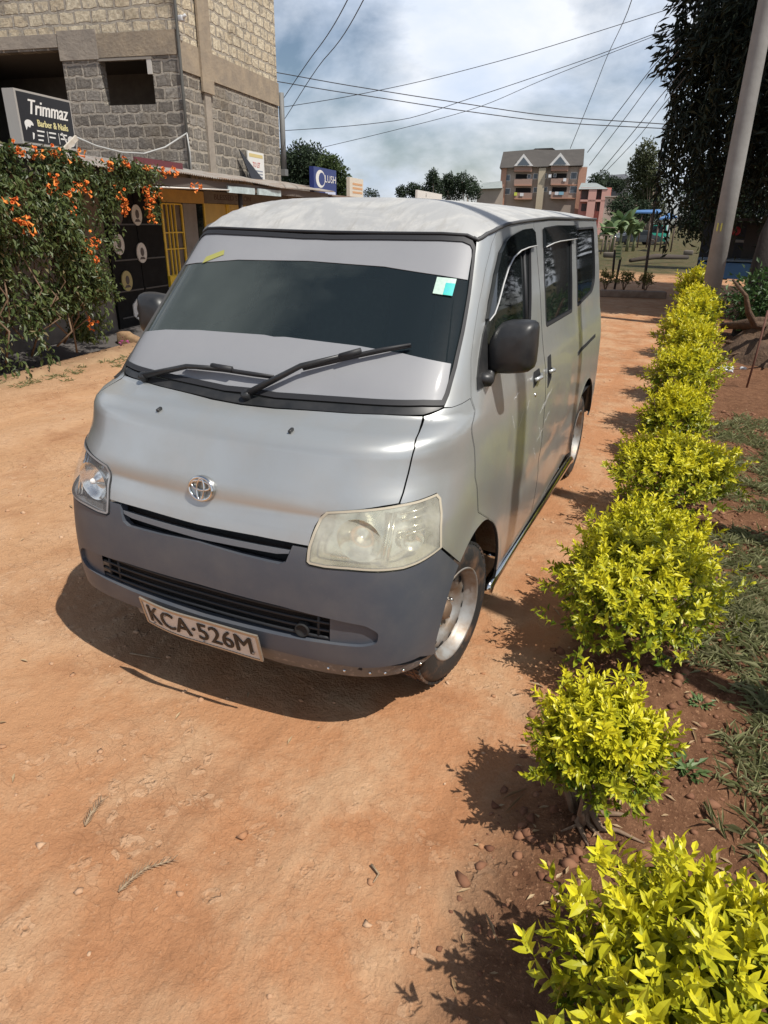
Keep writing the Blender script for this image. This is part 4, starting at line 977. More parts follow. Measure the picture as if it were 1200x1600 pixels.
# ------------------------------------------------------------------ left side: stone building, shops, vine
def fbox(mb,s0,s1,o0,o1,z0,z1,m=0):
    V=[fp(s,o,z) for s in (s0,s1) for o in (o0,o1) for z in (z0,z1)]
    mb.add(V,[[0,1,3,2],[4,6,7,5],[0,4,5,1],[2,3,7,6],[0,2,6,4],[1,5,7,3]],False,m)
def brick(name,ax,zones,bw,bh,mort,bst=1.0):
    """coursed stone: zones = [(z start, colour a, colour b)], ax = horizontal direction of the face"""
    m,nt,b=newmat(name); g=nd(nt,'ShaderNodeNewGeometry'); P=g.outputs['Position']
    nz=nd(nt,'ShaderNodeTexNoise'); nz.inputs['Scale'].default_value=5; nt.links.new(P,nz.inputs['Vector'])
    sc=nd(nt,'ShaderNodeVectorMath',operation='SCALE'); sc.inputs['Scale'].default_value=.10; nt.links.new(nz.outputs['Color'],sc.inputs[0])
    ad=nd(nt,'ShaderNodeVectorMath',operation='ADD'); nt.links.new(P,ad.inputs[0]);nt.links.new(sc.outputs[0],ad.inputs[1])
    dt=nd(nt,'ShaderNodeVectorMath',operation='DOT_PRODUCT'); dt.inputs[1].default_value=tuple(ax); nt.links.new(ad.outputs[0],dt.inputs[0])
    sp=nd(nt,'ShaderNodeSeparateXYZ'); nt.links.new(ad.outputs[0],sp.inputs[0]); cb=nd(nt,'ShaderNodeCombineXYZ'); nt.links.new(dt.outputs['Value'],cb.inputs[0]);nt.links.new(sp.outputs[2],cb.inputs[1])
    br=nd(nt,'ShaderNodeTexBrick'); br.offset=.5; br.inputs['Scale'].default_value=1; br.inputs['Brick Width'].default_value=bw; br.inputs['Row Height'].default_value=bh; br.inputs['Mortar Size'].default_value=.027; br.inputs['Mortar Smooth'].default_value=.35; br.inputs['Bias'].default_value=0
    br.inputs['Color1'].default_value=(0,0,0,1);br.inputs['Color2'].default_value=(1,1,1,1);br.inputs['Mortar'].default_value=(.5,.5,.5,1); nt.links.new(cb.outputs[0],br.inputs['Vector'])
    n1=noise(nt,P,2.2,8,.65); n2=noise(nt,P,14,8,.7); n3=noise(nt,P,.9,5,.6)
    col=None
    spz=nd(nt,'ShaderNodeSeparateXYZ'); nt.links.new(P,spz.inputs[0])
    for z0,ca,cb_ in zones:
        c=mix(nt,br.outputs['Color'],ca,cb_); c=mix(nt,ramp(nt,n2,.35,.72),c,tuple(.55*v for v in ca))
        if col is None: col=c
        else:
            mr=nd(nt,'ShaderNodeMapRange'); mr.inputs['From Min'].default_value=z0-.03;mr.inputs['From Max'].default_value=z0+.03; nt.links.new(spz.outputs[2],mr.inputs['Value']); col=mix(nt,mr.outputs[0],col,c)
    col=mix(nt,br.outputs['Fac'],col,mort); n4=noise(nt,P,3.3,8,.7,.6); col=mix(nt,ramp(nt,n4,.56,.66),col,tuple(.8*v for v in mort))
    col=mix(nt,ramp(nt,n3,.50,.72),col,(.10,.085,.07)) if len(zones)<2 else mix(nt,ramp(nt,n3,.55,.8),col,(.20,.16,.11))
    nt.links.new(col,b.inputs['Base Color']); b.inputs['Roughness'].default_value=.95;b.inputs['Specular IOR Level'].default_value=.15
    iv=nd(nt,'ShaderNodeMath',operation='SUBTRACT'); iv.inputs[0].default_value=1; nt.links.new(br.outputs['Fac'],iv.inputs[1])
    h=nd(nt,'ShaderNodeMath',operation='MULTIPLY_ADD'); nt.links.new(n2,h.inputs[0]); h.inputs[1].default_value=.8; nt.links.new(iv.outputs[0],h.inputs[2])
    bump(nt,b,h.outputs[0],bst,.05); return m
YEL=((.70,.59,.42),(.82,.73,.55)); GRY=((.20,.18,.155),(.42,.385,.335))
BR_R=brick('coursed_stone_road_face',FD,[(0,)+GRY,(4.78,)+YEL],.36,.215,(.40,.355,.29))
BR_L=brick('coursed_stone_end_face',FN,[(0,)+GRY,(4.95,)+YEL],.36,.215,(.43,.385,.32))
CONC=M('rough_concrete',(.27,.235,.195),.95,col2=(.36,.31,.25),ns=4,bs=18,bst=.6,bd=.02)
CONCY=M('stained_concrete',(.36,.29,.205),.95,col2=(.24,.20,.155),ns=3,bs=18,bst=.6,bd=.02)
DARK=M('dark_inside',(.015,.014,.013),.95)
ST=empty('stone_building',fp(5.5,-4,0),'unfinished stone building with dark lower courses and cream blocks above','building')
sc_,se=3.32,7.82
mb=MB()
fbox(mb,sc_,sc_+.2,-9,-5.2,2.0,9); fbox(mb,sc_,sc_+.2,-5.2,-2.62,2.0,2.72); fbox(mb,sc_,sc_+.2,-5.2,-2.62,4.72,9)
fbox(mb,sc_,sc_+.2,-2.62,-1.78,2.0,9); fbox(mb,sc_,sc_+.2,-1.78,-.60,2.0,3.75); fbox(mb,sc_,sc_+.2,-1.78,-.60,4.52,9); fbox(mb,sc_,sc_+.2,-.60,0,2.0,9)
mb.build('wall',[BR_L],ST)
mb=MB(); fbox(mb,sc_+.2,se,-.2,0,2.0,9); mb.build('wall',[BR_R],ST)
mb=MB(); fbox(mb,se-.2,se,-9,-.2,0,9); fbox(mb,sc_+.2,se-.2,-9,-8.8,0,9); fbox(mb,sc_,sc_+.2,-9,-.25,0,2.0); mb.build('wall',[BR_L],ST)
mb=MB(); fbox(mb,sc_+.2,se-.2,-8.8,-.2,2.55,2.7); fbox(mb,sc_+.2,se-.2,-8.8,-.2,4.75,4.92); mb.build('floor_slab',[M('dim_concrete',(.10,.09,.08),.95)],ST); mb=MB(); fbox(mb,sc_+2.6,sc_+2.7,-8.8,-4.3,2.7,4.75); fbox(mb,sc_+2.6,sc_+2.7,-3.6,-.2,2.7,4.75); fbox(mb,sc_+2.6,sc_+2.7,-4.3,-3.6,2.7,3.5); mb.build('inner_wall',[M('dim_block_wall',(.16,.145,.125),.95,col2=(.11,.10,.085),ns=4)],ST)
mb=MB(); fbox(mb,sc_-.03,sc_,-2.64,-1.75,4.53,5.02); mb.build('concrete_block',[CONC],ST)
mb=MB(); fbox(mb,sc_-.025,sc_,-1.748,-.02,4.55,4.94); mb.build('lintel',[CONCY],ST)
mb=MB(); fbox(mb,sc_-.03,sc_,-9,-2.66,4.76,4.98); mb.build('lintel',[CONC],ST)
mb=MB(); fbox(mb,sc_-.02,se+.02,0.0,.03,4.30,4.79); mb.build('ring_beam',[CONCY],ST)
mb=MB(); 
pl=[(4.02,.06,9.0),(4.02,.05,4.8),(4.04,.045,2.4)]
fbox(mb,4.02,4.48,.031,.075,4.05,9); mb.build('pilaster',[CONCY],ST)
mb=MB(); fbox(mb,4.12,4.36,.002,.045,2.5,4.05); mb.build('pilaster',[CONC],ST)
mb=MB(); mb.tube([fp(sc_-.03,.04,z) for z in (2.4,4,6,9)],.028,8); mb.build('drain_pipe',[M('old_pipe',(.10,.10,.09),.6)],ST)
mb=MB(); mb.tube([fp(se+.10,.05,z) for z in (2.9,3.5,4.6)],.07,8); fbox(mb,se+.0,se+.2,-.02,.12,2.75,2.9); mb.build('drain_pipe',[M('grey_pipe',(.16,.16,.155),.6)],ST)
for f0,f1,z0 in ((-1.80,-.58,4.525),):
    mb=MB(); fbox(mb,sc_-.02,sc_+.02,f0,f1,z0-.03,z0+.015); mb.build('window_lintel',[M('grey_timber',(.28,.25,.21),.9)],ST)
mb=MB(); fbox(mb,sc_-.015,sc_+.02,-.70,-.60,4.25,4.5); mb.build('shutter_remnant',[M('pale_board',(.55,.52,.47),.8)],ST)
mb=MB(); c=fp(sc_+.0,.12,5.1); mb.box(c,(.10,.10,.10),bev=.02); mb.tube([c,c+FN*.1+FZ*.05],.03,8); mb.build('flood_lamp',[M('lamp_body',(.5,.5,.5),.4)],ST)
# to-let board and black cloth
def board(name,px4,o,th,mats,label,cat,group=None,txt=None):
    q=[fz(p,o) for p in px4]; s0=(q[0][0]+q[3][0])/2;s1=(q[1][0]+q[2][0])/2; z1=(q[0][1]+q[1][1])/2;z0=(q[2][1]+q[3][1])/2
    B=empty(name,fp((s0+s1)/2,o,z0),label,cat,group); mb=MB(); fbox(mb,s0,s1,o-th,o,z0,z1); mb.build('panel',mats,B)
    fr=(fp((s0+s1)/2,o,(z0+z1)/2),FD,FZ,FN); return B,fr,s1-s0,z1-z0
RED=M('red_paint',(.50,.06,.04),.6); BLK=M('black_paint',(.02,.02,.022),.6); WHT=M('white_paint',(.72,.71,.67),.6); YLW=M('yellow_paint',(.62,.50,.22),.6); GRYT=M('grey_print',(.25,.27,.32),.6); CREAM=M('cream_print',(.66,.60,.30),.5)
B,fr,w,h=board('to_let_board',[(387,235),(412,240),(414,284),(389,278)],.06,.03,[WHT],'white to-let board with red letters on the dark stone wall','sign')
mb=MB(); mb.prism([(-w*.42,h*.30),(w*.42,h*.30),(w*.42,h*.42),(-w*.42,h*.42)],.001,.003,fr); mb.build('heading_strip',[YLW],B)
mb=MB(); text_on(mb,'TO LET',h*.26,fr,0,h*.03,.003,sx=.78); mb.build('letters',[RED],B)
mb=MB()
for k in range(3): mb.prism([(-w*.3,-h*(.2+.11*k)),(w*.38,-h*(.2+.11*k)),(w*.38,-h*(.15+.11*k)),(-w*.3,-h*(.15+.11*k))],.001,.003,fr)
mb.build('print_line',[GRYT],B)
V=[]; 
for px,o in (((374,233),.10),((392,256),.16),((424,297),.30),((399,293),.34),((386,262),.2)): q=fz(px,o); V.append(fp(q[0],o,q[1]))
V=np.array(V); Vb=V-FN*.02
tag(mobj('black_cloth',np.concatenate([V,Vb]),[[0,4,1],[4,3,1],[3,2,1],[5,6,9],[9,6,8],[8,6,7]]+[[i,(i+1)%5,5+(i+1)%5,5+i] for i in range(5)],M('black_cloth',(.02,.02,.025),.6),loc=tuple(V[3])),'torn black cloth hanging in front of the to-let board','cloth')
# ---- shop row
SH=empty('shop_row',fp(1,-1,-.15),'single storey row of roadside shops with corrugated iron verandah','shop')
WALLM=M('grimy_plaster',(.20,.175,.15),.9,col2=(.12,.10,.085),ns=3); WALLG=M('grey_wall',(.27,.26,.25),.9,col2=(.20,.19,.18),ns=4)
YG=M('yellow_steel',(.78,.54,.04),.45,col2=(.62,.42,.04),ns=5); YD=M('yellow_door_paint',(.58,.41,.09),.5,col2=(.48,.34,.08),ns=4); YB=M('yellow_beam_paint',(.50,.31,.08),.7,col2=(.36,.23,.08),ns=5)
mb=MB(); fbox(mb,-8,.5,-.2,0,-.3,2.6); fbox(mb,.5,12,-.22,-.02,-.3,2.6); mb.build('wall',[WALLM],SH)
mb=MB(); fbox(mb,-8,12,-.02,1.25,-.34,-.13); mb.build('verandah_floor',[M('dark_floor',(.10,.09,.085),.6)],SH)
# corrugated roof
ss=np.arange(-8.5,8.2,.019); V=[];F=[]
for s in ss:
    wv=.011*math.sin(s*2*math.pi/.076); sag=.02*math.sin(s*.9)+.012*math.sin(s*2.3)
    for o,z in ((-.1,2.62),(1.34+.02*math.sin(s*3.1),2.375+sag)):
        V.append(fp(s,o,z+wv)); V.append(fp(s,o,z+wv-.004))
for i in range(len(ss)-1):
    a=i*4; F+=[[a,a+4,a+6,a+2],[a+1,a+3,a+7,a+5],[a+2,a+6,a+7,a+3]]
mobj('verandah_roof',V,F,M('rusty_iron',(.34,.32,.29),.6,.3,col2=(.22,.13,.08),ns=3,na=(.45,.7)),SH)
mb=MB(); fbox(mb,-8,7.9,1.22,1.26,2.20,2.34); mb.build('fascia_board',[M('old_fascia',(.12,.10,.085),.8)],SH)
q0,q1=fz((195,290),1.30),fz((358,297),1.30); mb=MB(); mb.tube([fp(q0[0],1.30,q0[1]),fp(q1[0],1.30,q1[1])],.014,6); mb.build('white_conduit',[WHT],SH)
FB=M('blue_white_fascia',(.55,.66,.68),.5,col2=(.30,.36,.36),ns=5)
for a,b_ in (((357,293),(398,297)),((404,297),(439,300))):
    q0,q1=fz(a,1.30),fz(b_,1.30); mb=MB(); fbox(mb,q0[0],q1[0],1.265,1.30,q0[1]-.085,q0[1]+.03); mb.build('fascia_sign',[FB],SH)
for s in (-4.5,3.2,7.6): mb=MB(); mb.tube([fp(s,1.15,-.2),fp(s,1.15,2.3)],.045,8); mb.build('verandah_post',[M('dark_post',(.06,.05,.045),.8)],SH)
# black double door with round portraits
s0,s1=.50,2.10
BD=sh=mobj('black_door',*(lambda m:(np.concatenate(m.V),m.F))((lambda m:(fbox(m,s0,1.28,-.02,.03,-.2,2.18),fbox(m,1.30,s1,-.02,.03,-.2,2.18),fbox(m,s0-.08,s0,-.02,.05,-.2,2.25),m)[-1])(MB())),M('black_sheet_metal',(.006,.006,.0065),.6,col2=(.013,.013,.013),ns=6,spec=.08),SH)
for z in (.05,.5,1.02,1.6):
    for a,b_ in ((s0+.03,1.26),(1.33,s1-.03)): mb=MB(); fbox(mb,a,b_,.031,.045,z-.012,z+.012); mb.build('door_rail',[M('grey_rail',(.05,.05,.05),.45)],BD)
PF=M('photo_pale',(.66,.65,.61),.4,col2=(.5,.49,.45),ns=30); PD=M('photo_dark',(.07,.055,.05),.5); PY=M('photo_yellow',(.42,.36,.14),.4,col2=(.3,.26,.12),ns=30)
def disc(px,m,hexa=False,r=.15):
    q=fz(px,.05); fr=(fp(q[0],.05,q[1]),FD,FZ,FN); n=6 if hexa else 28
    mb=MB(); mb.prism([(r*math.cos(2*math.pi*i/n+(math.pi/6 if hexa else 0)),r*1.15*math.sin(2*math.pi*i/n+(math.pi/6 if hexa else 0))) for i in range(n)],-.02,.0,fr); D=mb.build('portrait_disc',[m],BD)
    mb=MB(); e=lambda cx,cy,rx,ry: [(cx+rx*math.cos(2*math.pi*i/18),cy+ry*math.sin(2*math.pi*i/18)) for i in range(18)]
    mb.prism(e(.008,.015,r*.36,r*.5),.001,.003,fr); mb.prism([(-r*.6,-r*.75),(r*.6,-r*.75),(r*.3,-r*.45),(-r*.3,-r*.45)],.001,.002,fr); mb.build('portrait_figure',[PD],D)
for px,m,hx in (((214,336),PF,0),((186,382),PF,0),((222,395),PF,0),((199,439),PY,0),((183,335),PD,0)): disc(px,m,hx)
disc((217,484),WHT,True,.17)
# yellow grille gate, sill and panel
gp=[fz(p) for p in ((238,322),(266,322),(279,424),(253,426))]; gs0,gs1=2.16,2.86; gz0,gz1=.66,1.96
mb=MB()
for s,t in ((gs0,.03),(gs0+.17,.014),(gs0+.30,.014),(gs0+.43,.014),(gs1,.022)): fbox(mb,s-t,s+t,.0,.03,gz0,gz1)
for z in (gz0,1.15,1.45,gz1): fbox(mb,gs0+.03,gs1-.02,.004,.026,z-.012,z+.012)
mb.build('yellow_gate',[YG],SH)
mb=MB(); fbox(mb,gs0-.02,gs1+.02,.0,.06,.46,.655); mb.build('yellow_panel',[M('bright_yellow_steel',(.72,.50,.02),.4)],SH)
mb=MB(); fbox(mb,gs0-.03,gs1+.12,.0,.09,.34,.455); mb.build('counter_sill',[WHT],SH)
mb=MB(); fbox(mb,gs0-.03,gs1+.05,.0,.05,-.2,.335); mb.build('counter_front',[M('maroon_board',(.10,.045,.035),.7)],SH)
mb=MB(); fbox(mb,2.92,3.42,-.01,.02,-.2,1.98); mb.build('plain_wall',[WALLG],SH)
mb=MB(); fbox(mb,3.43,3.66,-.01,.03,.6,1.98); mb.build('dark_window',[TINT],SH)
mb=MB(); fbox(mb,3.68,4.72,-.005,.03,-.2,2.0); YDo=mb.build('yellow_door',[YD],SH)
mb=MB(); fbox(mb,4.75,5.6,-.005,.03,-.2,2.0); YDp=mb.build('yellow_door',[YD],SH)
for par,a,b_ in ((YDo,3.68,4.72),(YDp,4.75,5.6)):
    mb=MB(); fbox(mb,a+.05,b_-.05,.031,.045,1.40,1.44); fbox(mb,a+.05,b_-.05,.031,.045,.6,.64); fbox(mb,a,a+.05,.031,.05,-.2,2.0); fbox(mb,b_-.05,b_,.031,.05,-.2,2.0); mb.build('door_frame',[YG],par)
mb=MB(); fbox(mb,2.12,3.68,.0,.07,1.99,2.22); mb.build('yellow_beam',[YB],SH)
mb=MB(); fbox(mb,3.69,7.9,.0,.07,2.01,2.24); SB=mb.build('sign_beam',[M('grey_beam_paint',(.17,.155,.14),.8,col2=(.12,.105,.095),ns=5)],SH)
a,b_=fz((325,308),.07)[0],fz((399,310),.07)[0]; fr=(fp((a+b_)/2,.071,(fz((325,309),.07)[1]+fz((399,311),.07)[1])/2),FD,FZ,FN); mb=MB(); text_on(mb,'BLESSED SALON',.15,fr,0,0,.001,sx=(b_-a)/1.28*.93); mb.build('painted_letters',[M('maroon_letter',(.05,.025,.025),.7)],SB)
# sign box on the roof
B,fr,w,h=board('barber_sign',[(20,137),(112,158),(117,229),(37,231)],1.0,.17,[M('sign_case',(.36,.34,.31),.5)],'black light-box barber sign with white script lettering on the shop roof','sign')
mb=MB(); mb.prism([(-w*.47,-h*.45),(w*.48,-h*.45),(w*.48,h*.46),(-w*.47,h*.46)],.0,.004,fr); mb.build('sign_face',[M('sign_black',(.022,.022,.024),.35)],B)
mb=MB()
for dx in (-.005,-.002,.002,.005): text_on(mb,'Trimmaz',h*.40,fr,w*.03+dx,h*.20,.0055+dx*.02,sx=.84,shear=.32)
mb.build('script_lettering',[WHT],B)
mb=MB()
for dx in (-.003,.003): text_on(mb,'Barber & Nails',h*.185,fr,w*.09+dx,-h*.075,.0055+dx*.02,sx=.86)
mb.build('cream_lettering',[CREAM],B)
mb=MB()
for c in range(3):
    for r_ in range(3-(c>0)): 
        x0=-w*.22+c*w*.21; y=-h*(.22+.085*r_); mb.prism([(x0,y-h*.014),(x0+w*(.13-.02*r_),y-h*.014),(x0+w*(.13-.02*r_),y+h*.014),(x0,y+h*.014)],.0045,.006,fr)
for c in range(2): x0=-w*.04+c*w*.21; mb.prism([(x0-.004,-h*.42),(x0+.004,-h*.42),(x0+.004,-h*.2),(x0-.004,-h*.2)],.0045,.006,fr)
mb.build('service_list',[WHT],B)
mb=MB(); el=lambda cx,cy,rx,ry,a0=0,a1=360,n=18: [(cx+rx*math.cos(R(a0+(a1-a0)*i/n)),cy+ry*math.sin(R(a0+(a1-a0)*i/n))) for i in range(n)]
mb.prism(el(-w*.34,-h*.12,w*.075,h*.085,-10,200)+[(-w*.40,-h*.24),(-w*.37,-h*.16),(-w*.33,-h*.18),(-w*.31,-h*.13)],.0045,.006,fr)
mb.prism([(-w*.30,-h*.26),(-w*.27,-h*.28),(-w*.29,-h*.38),(-w*.31,-h*.40),(-w*.31,-h*.36)],.0045,.006,fr); mb.build('hair_logo',[WHT],B)
mb=MB(); mb.prism(el(w*.40,-h*.33,w*.07,h*.11),.0045,.006,fr); mb.prism([(w*.22,-h*.18),(w*.25,-h*.18),(w*.34,-h*.42),(w*.31,-h*.42)],.0045,.006,fr); mb.build('nail_logo',[M('nail_pale',(.6,.58,.55),.5)],B)
q0,q1=fz((75,263),1.25),fz((121,215),1.25); mb=MB(); a,b_=fp(q0[0],1.25,q0[1]),fp(q1[0],1.25,q1[1]); d=unit(b_-a); n=np.cross(d,FN)
V=[a-n*.035,a+n*.035,b_+n*.03,b_-n*.03]; mb.add(V+[v-FN*.03 for v in V],[[0,1,2,3],[7,6,5,4],[0,4,5,1],[1,5,6,2],[2,6,7,3],[3,7,4,0]]); tag(mb.build('white_plank',[M('white_wood',(.62,.58,.50),.7,col2=(.4,.35,.28),ns=8)],loc=tuple(a)),'white painted plank leaning across the roof edge by the barber sign','plank')
q0,q1=fz((214,262),.35),fz((287,268),.35); mb=MB(); fbox(mb,q0[0],q1[0],.30,.34,2.50,2.66); tag(mb.build('maroon_board',[M('maroon_panel',(.13,.03,.035),.6)],loc=tuple(fp(q0[0],.35,2.5))),'dark red panel lying on the roof below the stone wall','panel')
P=[]
for px in ((118,214),(150,228),(190,238),(225,240),(258,230),(292,208)): q=fz(px,.25); P.append(fp(q[0],.25,q[1]))
mb=MB(); mb.tube(P,.014,6); P2=[]
for px in ((292,208),(297,240),(299,270)): q=fz(px,.12); P2.append(fp(q[0],.12,q[1]))
mb.tube(P2,.014,6); tag(mb.build('service_cable',[M('pale_cable',(.42,.42,.40),.6)],loc=tuple(P[0])),'pale cable sagging from the barber sign to the building corner','cable')
# ---- vine
VINE=leafmat('vine_leaf',(.045,.070,.022),(.125,.160,.050),.25,.45,.4); VINED=leafmat('dry_vine_leaf',(.16,.12,.06),(.22,.20,.10),.15,.6)
VR=fz((132,430),1.45)[0]
VI=empty('flowering_vine',fp(-3.2,1.3,-.1),'dense green climbing vine with orange trumpet flowers over the shop front','vine')
r=np.random.default_rng(5)
def vine_leaves(n,seed,mk,ll=.085):
    r=np.random.default_rng(seed); P=[];Nn=[]
    while len(P)<n:
        k=r.random()
        if k<.72: s=r.uniform(-6.2,VR);z=r.beta(1.15,1.0)*2.35+.08; o=1.35+.28*float(fbm(np.array(s),np.array(z),1.1,71))*2+.22*math.sin(z*1.4)-.25*sm(.55,.1,z)*-1+r.normal(0,.07); nn=FN*1.0
        elif k<.9: o=r.uniform(1.05,1.62);z=r.uniform(.15,2.4);s=VR+.12*float(fbm(np.array(o*1.),np.array(z),1.6,72))*2+r.normal(0,.06); nn=FD
        else: s=r.uniform(-6.2,VR+.1);o=r.uniform(.7,1.6);z=2.38+.10*r.random()-.2*sm(-1.2,-.9,s); nn=FZ
        if z<.52 and -3.1<s<-2.0 and k<.72: continue
        if z<.42 and s<-3.1 and r.random()<.75: continue
        if fbm(np.array(s*1.3+o),np.array(z),1.9,73)<-.20 and r.random()<.8: continue
        P.append(fp(s,o,z)); Nn.append(nn)
    P=np.array(P);Nn=np.array(Nn); n=len(P)
    D=unit(Nn*.45+np.array([0,0,-.75])+.6*r.normal(size=(n,3))); U=unit(Nn+.5*r.normal(size=(n,3))+np.array([0,0,.4])); L=ll*r.uniform(.6,1.3,n)
    T=np.clip(.45+.3*r.normal(size=n)+.5*fbm(P[:,1]*1.,P[:,2],1.5,74),0,1)
    return leaves(P,D,U,L,L*.42,.15,.2,False,T)
V,F,C=vine_leaves(23000,1,None); mobj('foliage',V,F,VINE,VI,cols=C)
V,F,C=vine_leaves(2400,2,None,.07); mobj('dry_foliage',V,F,VINED,VI,cols=C)
# trailing strands along the eave
P=[];D=[]
for px0,px1 in (((165,258),(170,330)),((180,262),(182,325)),((196,262),(199,300)),((205,262),(206,290)),((160,260),(160,420)),((152,262),(150,440)),((172,300),(175,395)),((229,262),(233,335)),((240,266),(240,345)),((215,262),(216,285)),((160,410),(178,470)),((140,255),(142,300)),((185,258),(215,262)),((190,256),(240,266)),((175,252),(200,256))):
    q0,q1=fz(px0,1.38),fz(px1,1.34)
    for t in np.linspace(0,1,46):
        for j in range(4): P.append(fp(*(lambda q:(q[0]+r.normal(0,.05),1.36+r.normal(0,.06),q[1]+r.normal(0,.03)))(q0*(1-t)+q1*t)))
P=np.array(P); n=len(P); D=unit(np.array([0,0,-.8])+.7*r.normal(size=(n,3))+FN*.3); L=.075*r.uniform(.6,1.2,n); V,F,C=leaves(P,D,unit(FN+.5*r.normal(size=(n,3))),L,L*.42,.15,.2,False,r.random(n)); mobj('trailing_strand',V,F,VINE,VI,cols=C)
mb=MB()
for k in range(46):
    s=r.uniform(-5.5,VR-.15);z=r.uniform(.0,.5); q=[fp(s,1.2+r.normal(0,.1),z)]
    for j in range(5): z+=r.uniform(.15,.4); s+=r.normal(0,.12); q.append(fp(s,1.38+r.normal(0,.12),min(z,2.4)))
    mb.tube(q,[.014,.012,.010,.008,.006,.004],5)
mb.build('stem',[TWIG],VI)
FLO=stone_mat('trumpet_flower',(.62,.12,.02),(.85,.30,.06))
fl=[((26,235),1.5),((79,238),1.5),((92,242),1.5),((121,246),1.5),((107,246),1.45),((85,279),1.62),((80,295),1.66),((99,302),1.66),((110,328),1.66),((121,292),1.6),((133,296),1.6),((143,375),1.5),((126,384),1.6),((133,393),1.6),((144,407),1.5),((146,419),1.5),((144,433),1.5),((140,506),1.5),((17,310),1.7),((42,350),1.72),((186,301),1.42),((191,318),1.42),((194,327),1.42),((228,296),1.42),((232,308),1.42),((232,321),1.42),((238,341),1.42),((245,302),1.42),((169,257),1.45),((197,256),1.45),((227,262),1.45),((255,268),1.45),((270,268),1.45),((305,291),1.42),((38,345),1.72),((60,238),1.5)]
def flower(px,o):
    q=fz(px,o); c=fp(q[0],o,q[1]); rr=np.random.default_rng(int(px[0]*7+px[1])); V=[];F=[];C=[];n=0
    for k in range(10):
        d=unit(np.array([0,0,-.25])+FN*.5+.8*rr.normal(size=3)); b=c+.033*rr.normal(size=3); e1=unit(np.cross(d,rr.normal(size=3))); e2=np.cross(d,e1); L=rr.uniform(.05,.07); t=rr.random()
        for h,w in ((0,.004),(.6,.011),(.9,.014),(1.0,.024)):
            for j in range(5): a=2*math.pi*j/5; V.append(b+d*L*h+w*(e1*math.cos(a)+e2*math.sin(a))); C.append((t,t,t,1))
        for i in range(3):
            for j in range(5): j2=(j+1)%5; F.append([n+i*5+j,n+i*5+j2,n+(i+1)*5+j2,n+(i+1)*5+j])
        n+=20
    mobj('flower',V,F,FLO,VI,smooth=True,cols=C)
for px,o in fl: flower(px,o)
mb=MB(); rr=np.random.default_rng(3); c=fp(-1.75,1.72,.10)
for k in range(14): p=c+.045*rr.normal(size=3); d=rdir(1,rr)[0]*.03; e=np.cross(d,[0,0,1.]); mb.add([p,p+d+e*.6,p+d*1.6,p+d-e*.6],[[0,1,2],[0,2,3]])
o_=mb.build('purple_bloom',[M('purple_petal',(.30,.03,.16),.6)],VI)
# low sandy kerb round the vine
ss=np.linspace(-7.5,-.6,60); V=[];F=[]; prof=[(-.02,-.2),(.0,.10),(.07,.13),(.20,.12),(.30,.05),(.36,-.2)]
for i,s in enumerate(ss):
    off=1.72-.9*sm(-1.5,-.6,s)+.05*math.sin(s*2.1)
    for a,z in prof: V.append(fp(s,off+a,z+.02*math.sin(s*5)+.012*math.sin(s*13+a*9)-.08))
k=len(prof)
for i in range(len(ss)-1):
    for j in range(k-1): F.append([i*k+j,(i+1)*k+j,(i+1)*k+j+1,i*k+j+1])
tag(mobj('planter_kerb',V,F,M('sandy_kerb',(.34,.22,.12),.95,col2=(.26,.15,.08),ns=6,bs=30,bst=.6,bd=.02),smooth=True,loc=tuple(fp(-3,1.8,0))),'low crumbling sandy kerb at the foot of the flowering vine','kerb')
# signs further along the road on the shop roofs
B,fr,w,h=board('blue_sign',[(489,259),(525,267),(526,309),(492,309)],.9,.12,[M('sign_navy',(.015,.03,.16),.4)],'navy blue sign board with white face logo above the far shop roof','sign')
mb=MB(); mb.prism(el(-w*.22,h*.12,w*.20,h*.30),.001,.004,fr); mb.build('round_logo',[WHT],B)
mb=MB(); mb.prism(el(-w*.17,h*.12,w*.13,h*.22),.004,.006,fr); mb.build('logo_inner',[M('logo_navy',(.015,.03,.16),.4)],B)
mb=MB(); text_on(mb,'LUSH',h*.36,fr,w*.22,h*.14,.006,sx=.62*w/h*1.0); mb.build('white_letters',[WHT],B)
mb=MB(); mb.prism([(-w*.02,-h*.40),(w*.45,-h*.40),(w*.45,-h*.27),(-w*.02,-h*.27)],.001,.004,fr); mb.build('phone_strip',[M('pale_blue_print',(.55,.6,.75),.5)],B)
mb=MB(); 
for s in (-w*.4,w*.4): mb.tube([fr[0]+FD*s-FN*.1+FZ*z for z in (-h*.5,-h*.5-1.2)],.03,6)
mb.build('support',[M('sign_post',(.1,.1,.1),.6)],B)
B,fr,w,h=board('orange_white_sign',[(546,276),(567,281),(568,311),(547,311)],.9,.10,[M('sign_cream',(.66,.60,.50),.5)],'cream sign board with faded orange print beside the navy sign','sign')
mb=MB()
for k in range(3): mb.prism([(-w*.3,h*(.16-.2*k)),(w*.42,h*(.16-.2*k)),(w*.42,h*(.26-.2*k)),(-w*.3,h*(.26-.2*k))],.001,.004,fr)
mb.build('orange_print',[M('orange_print',(.62,.34,.16),.5)],B)
mb=MB(); 
for s in (-w*.4,w*.4): mb.tube([fr[0]+FD*s-FN*.1+FZ*z for z in (-h*.5,-h*.5-1.2)],.03,6)
mb.build('support',[M('sign_post2',(.1,.1,.1),.6)],B)
B,fr,w,h=board('white_sign',[(652,296),(690,304),(690,330),(652,330)],3.2,.06,[WHT],'white sign board peeping over the middle of the van roof','sign')
mb=MB(); text_on(mb,'A',h*.3,fr,-w*.18,h*.30,.002); mb.build('black_letter',[BLK],B)
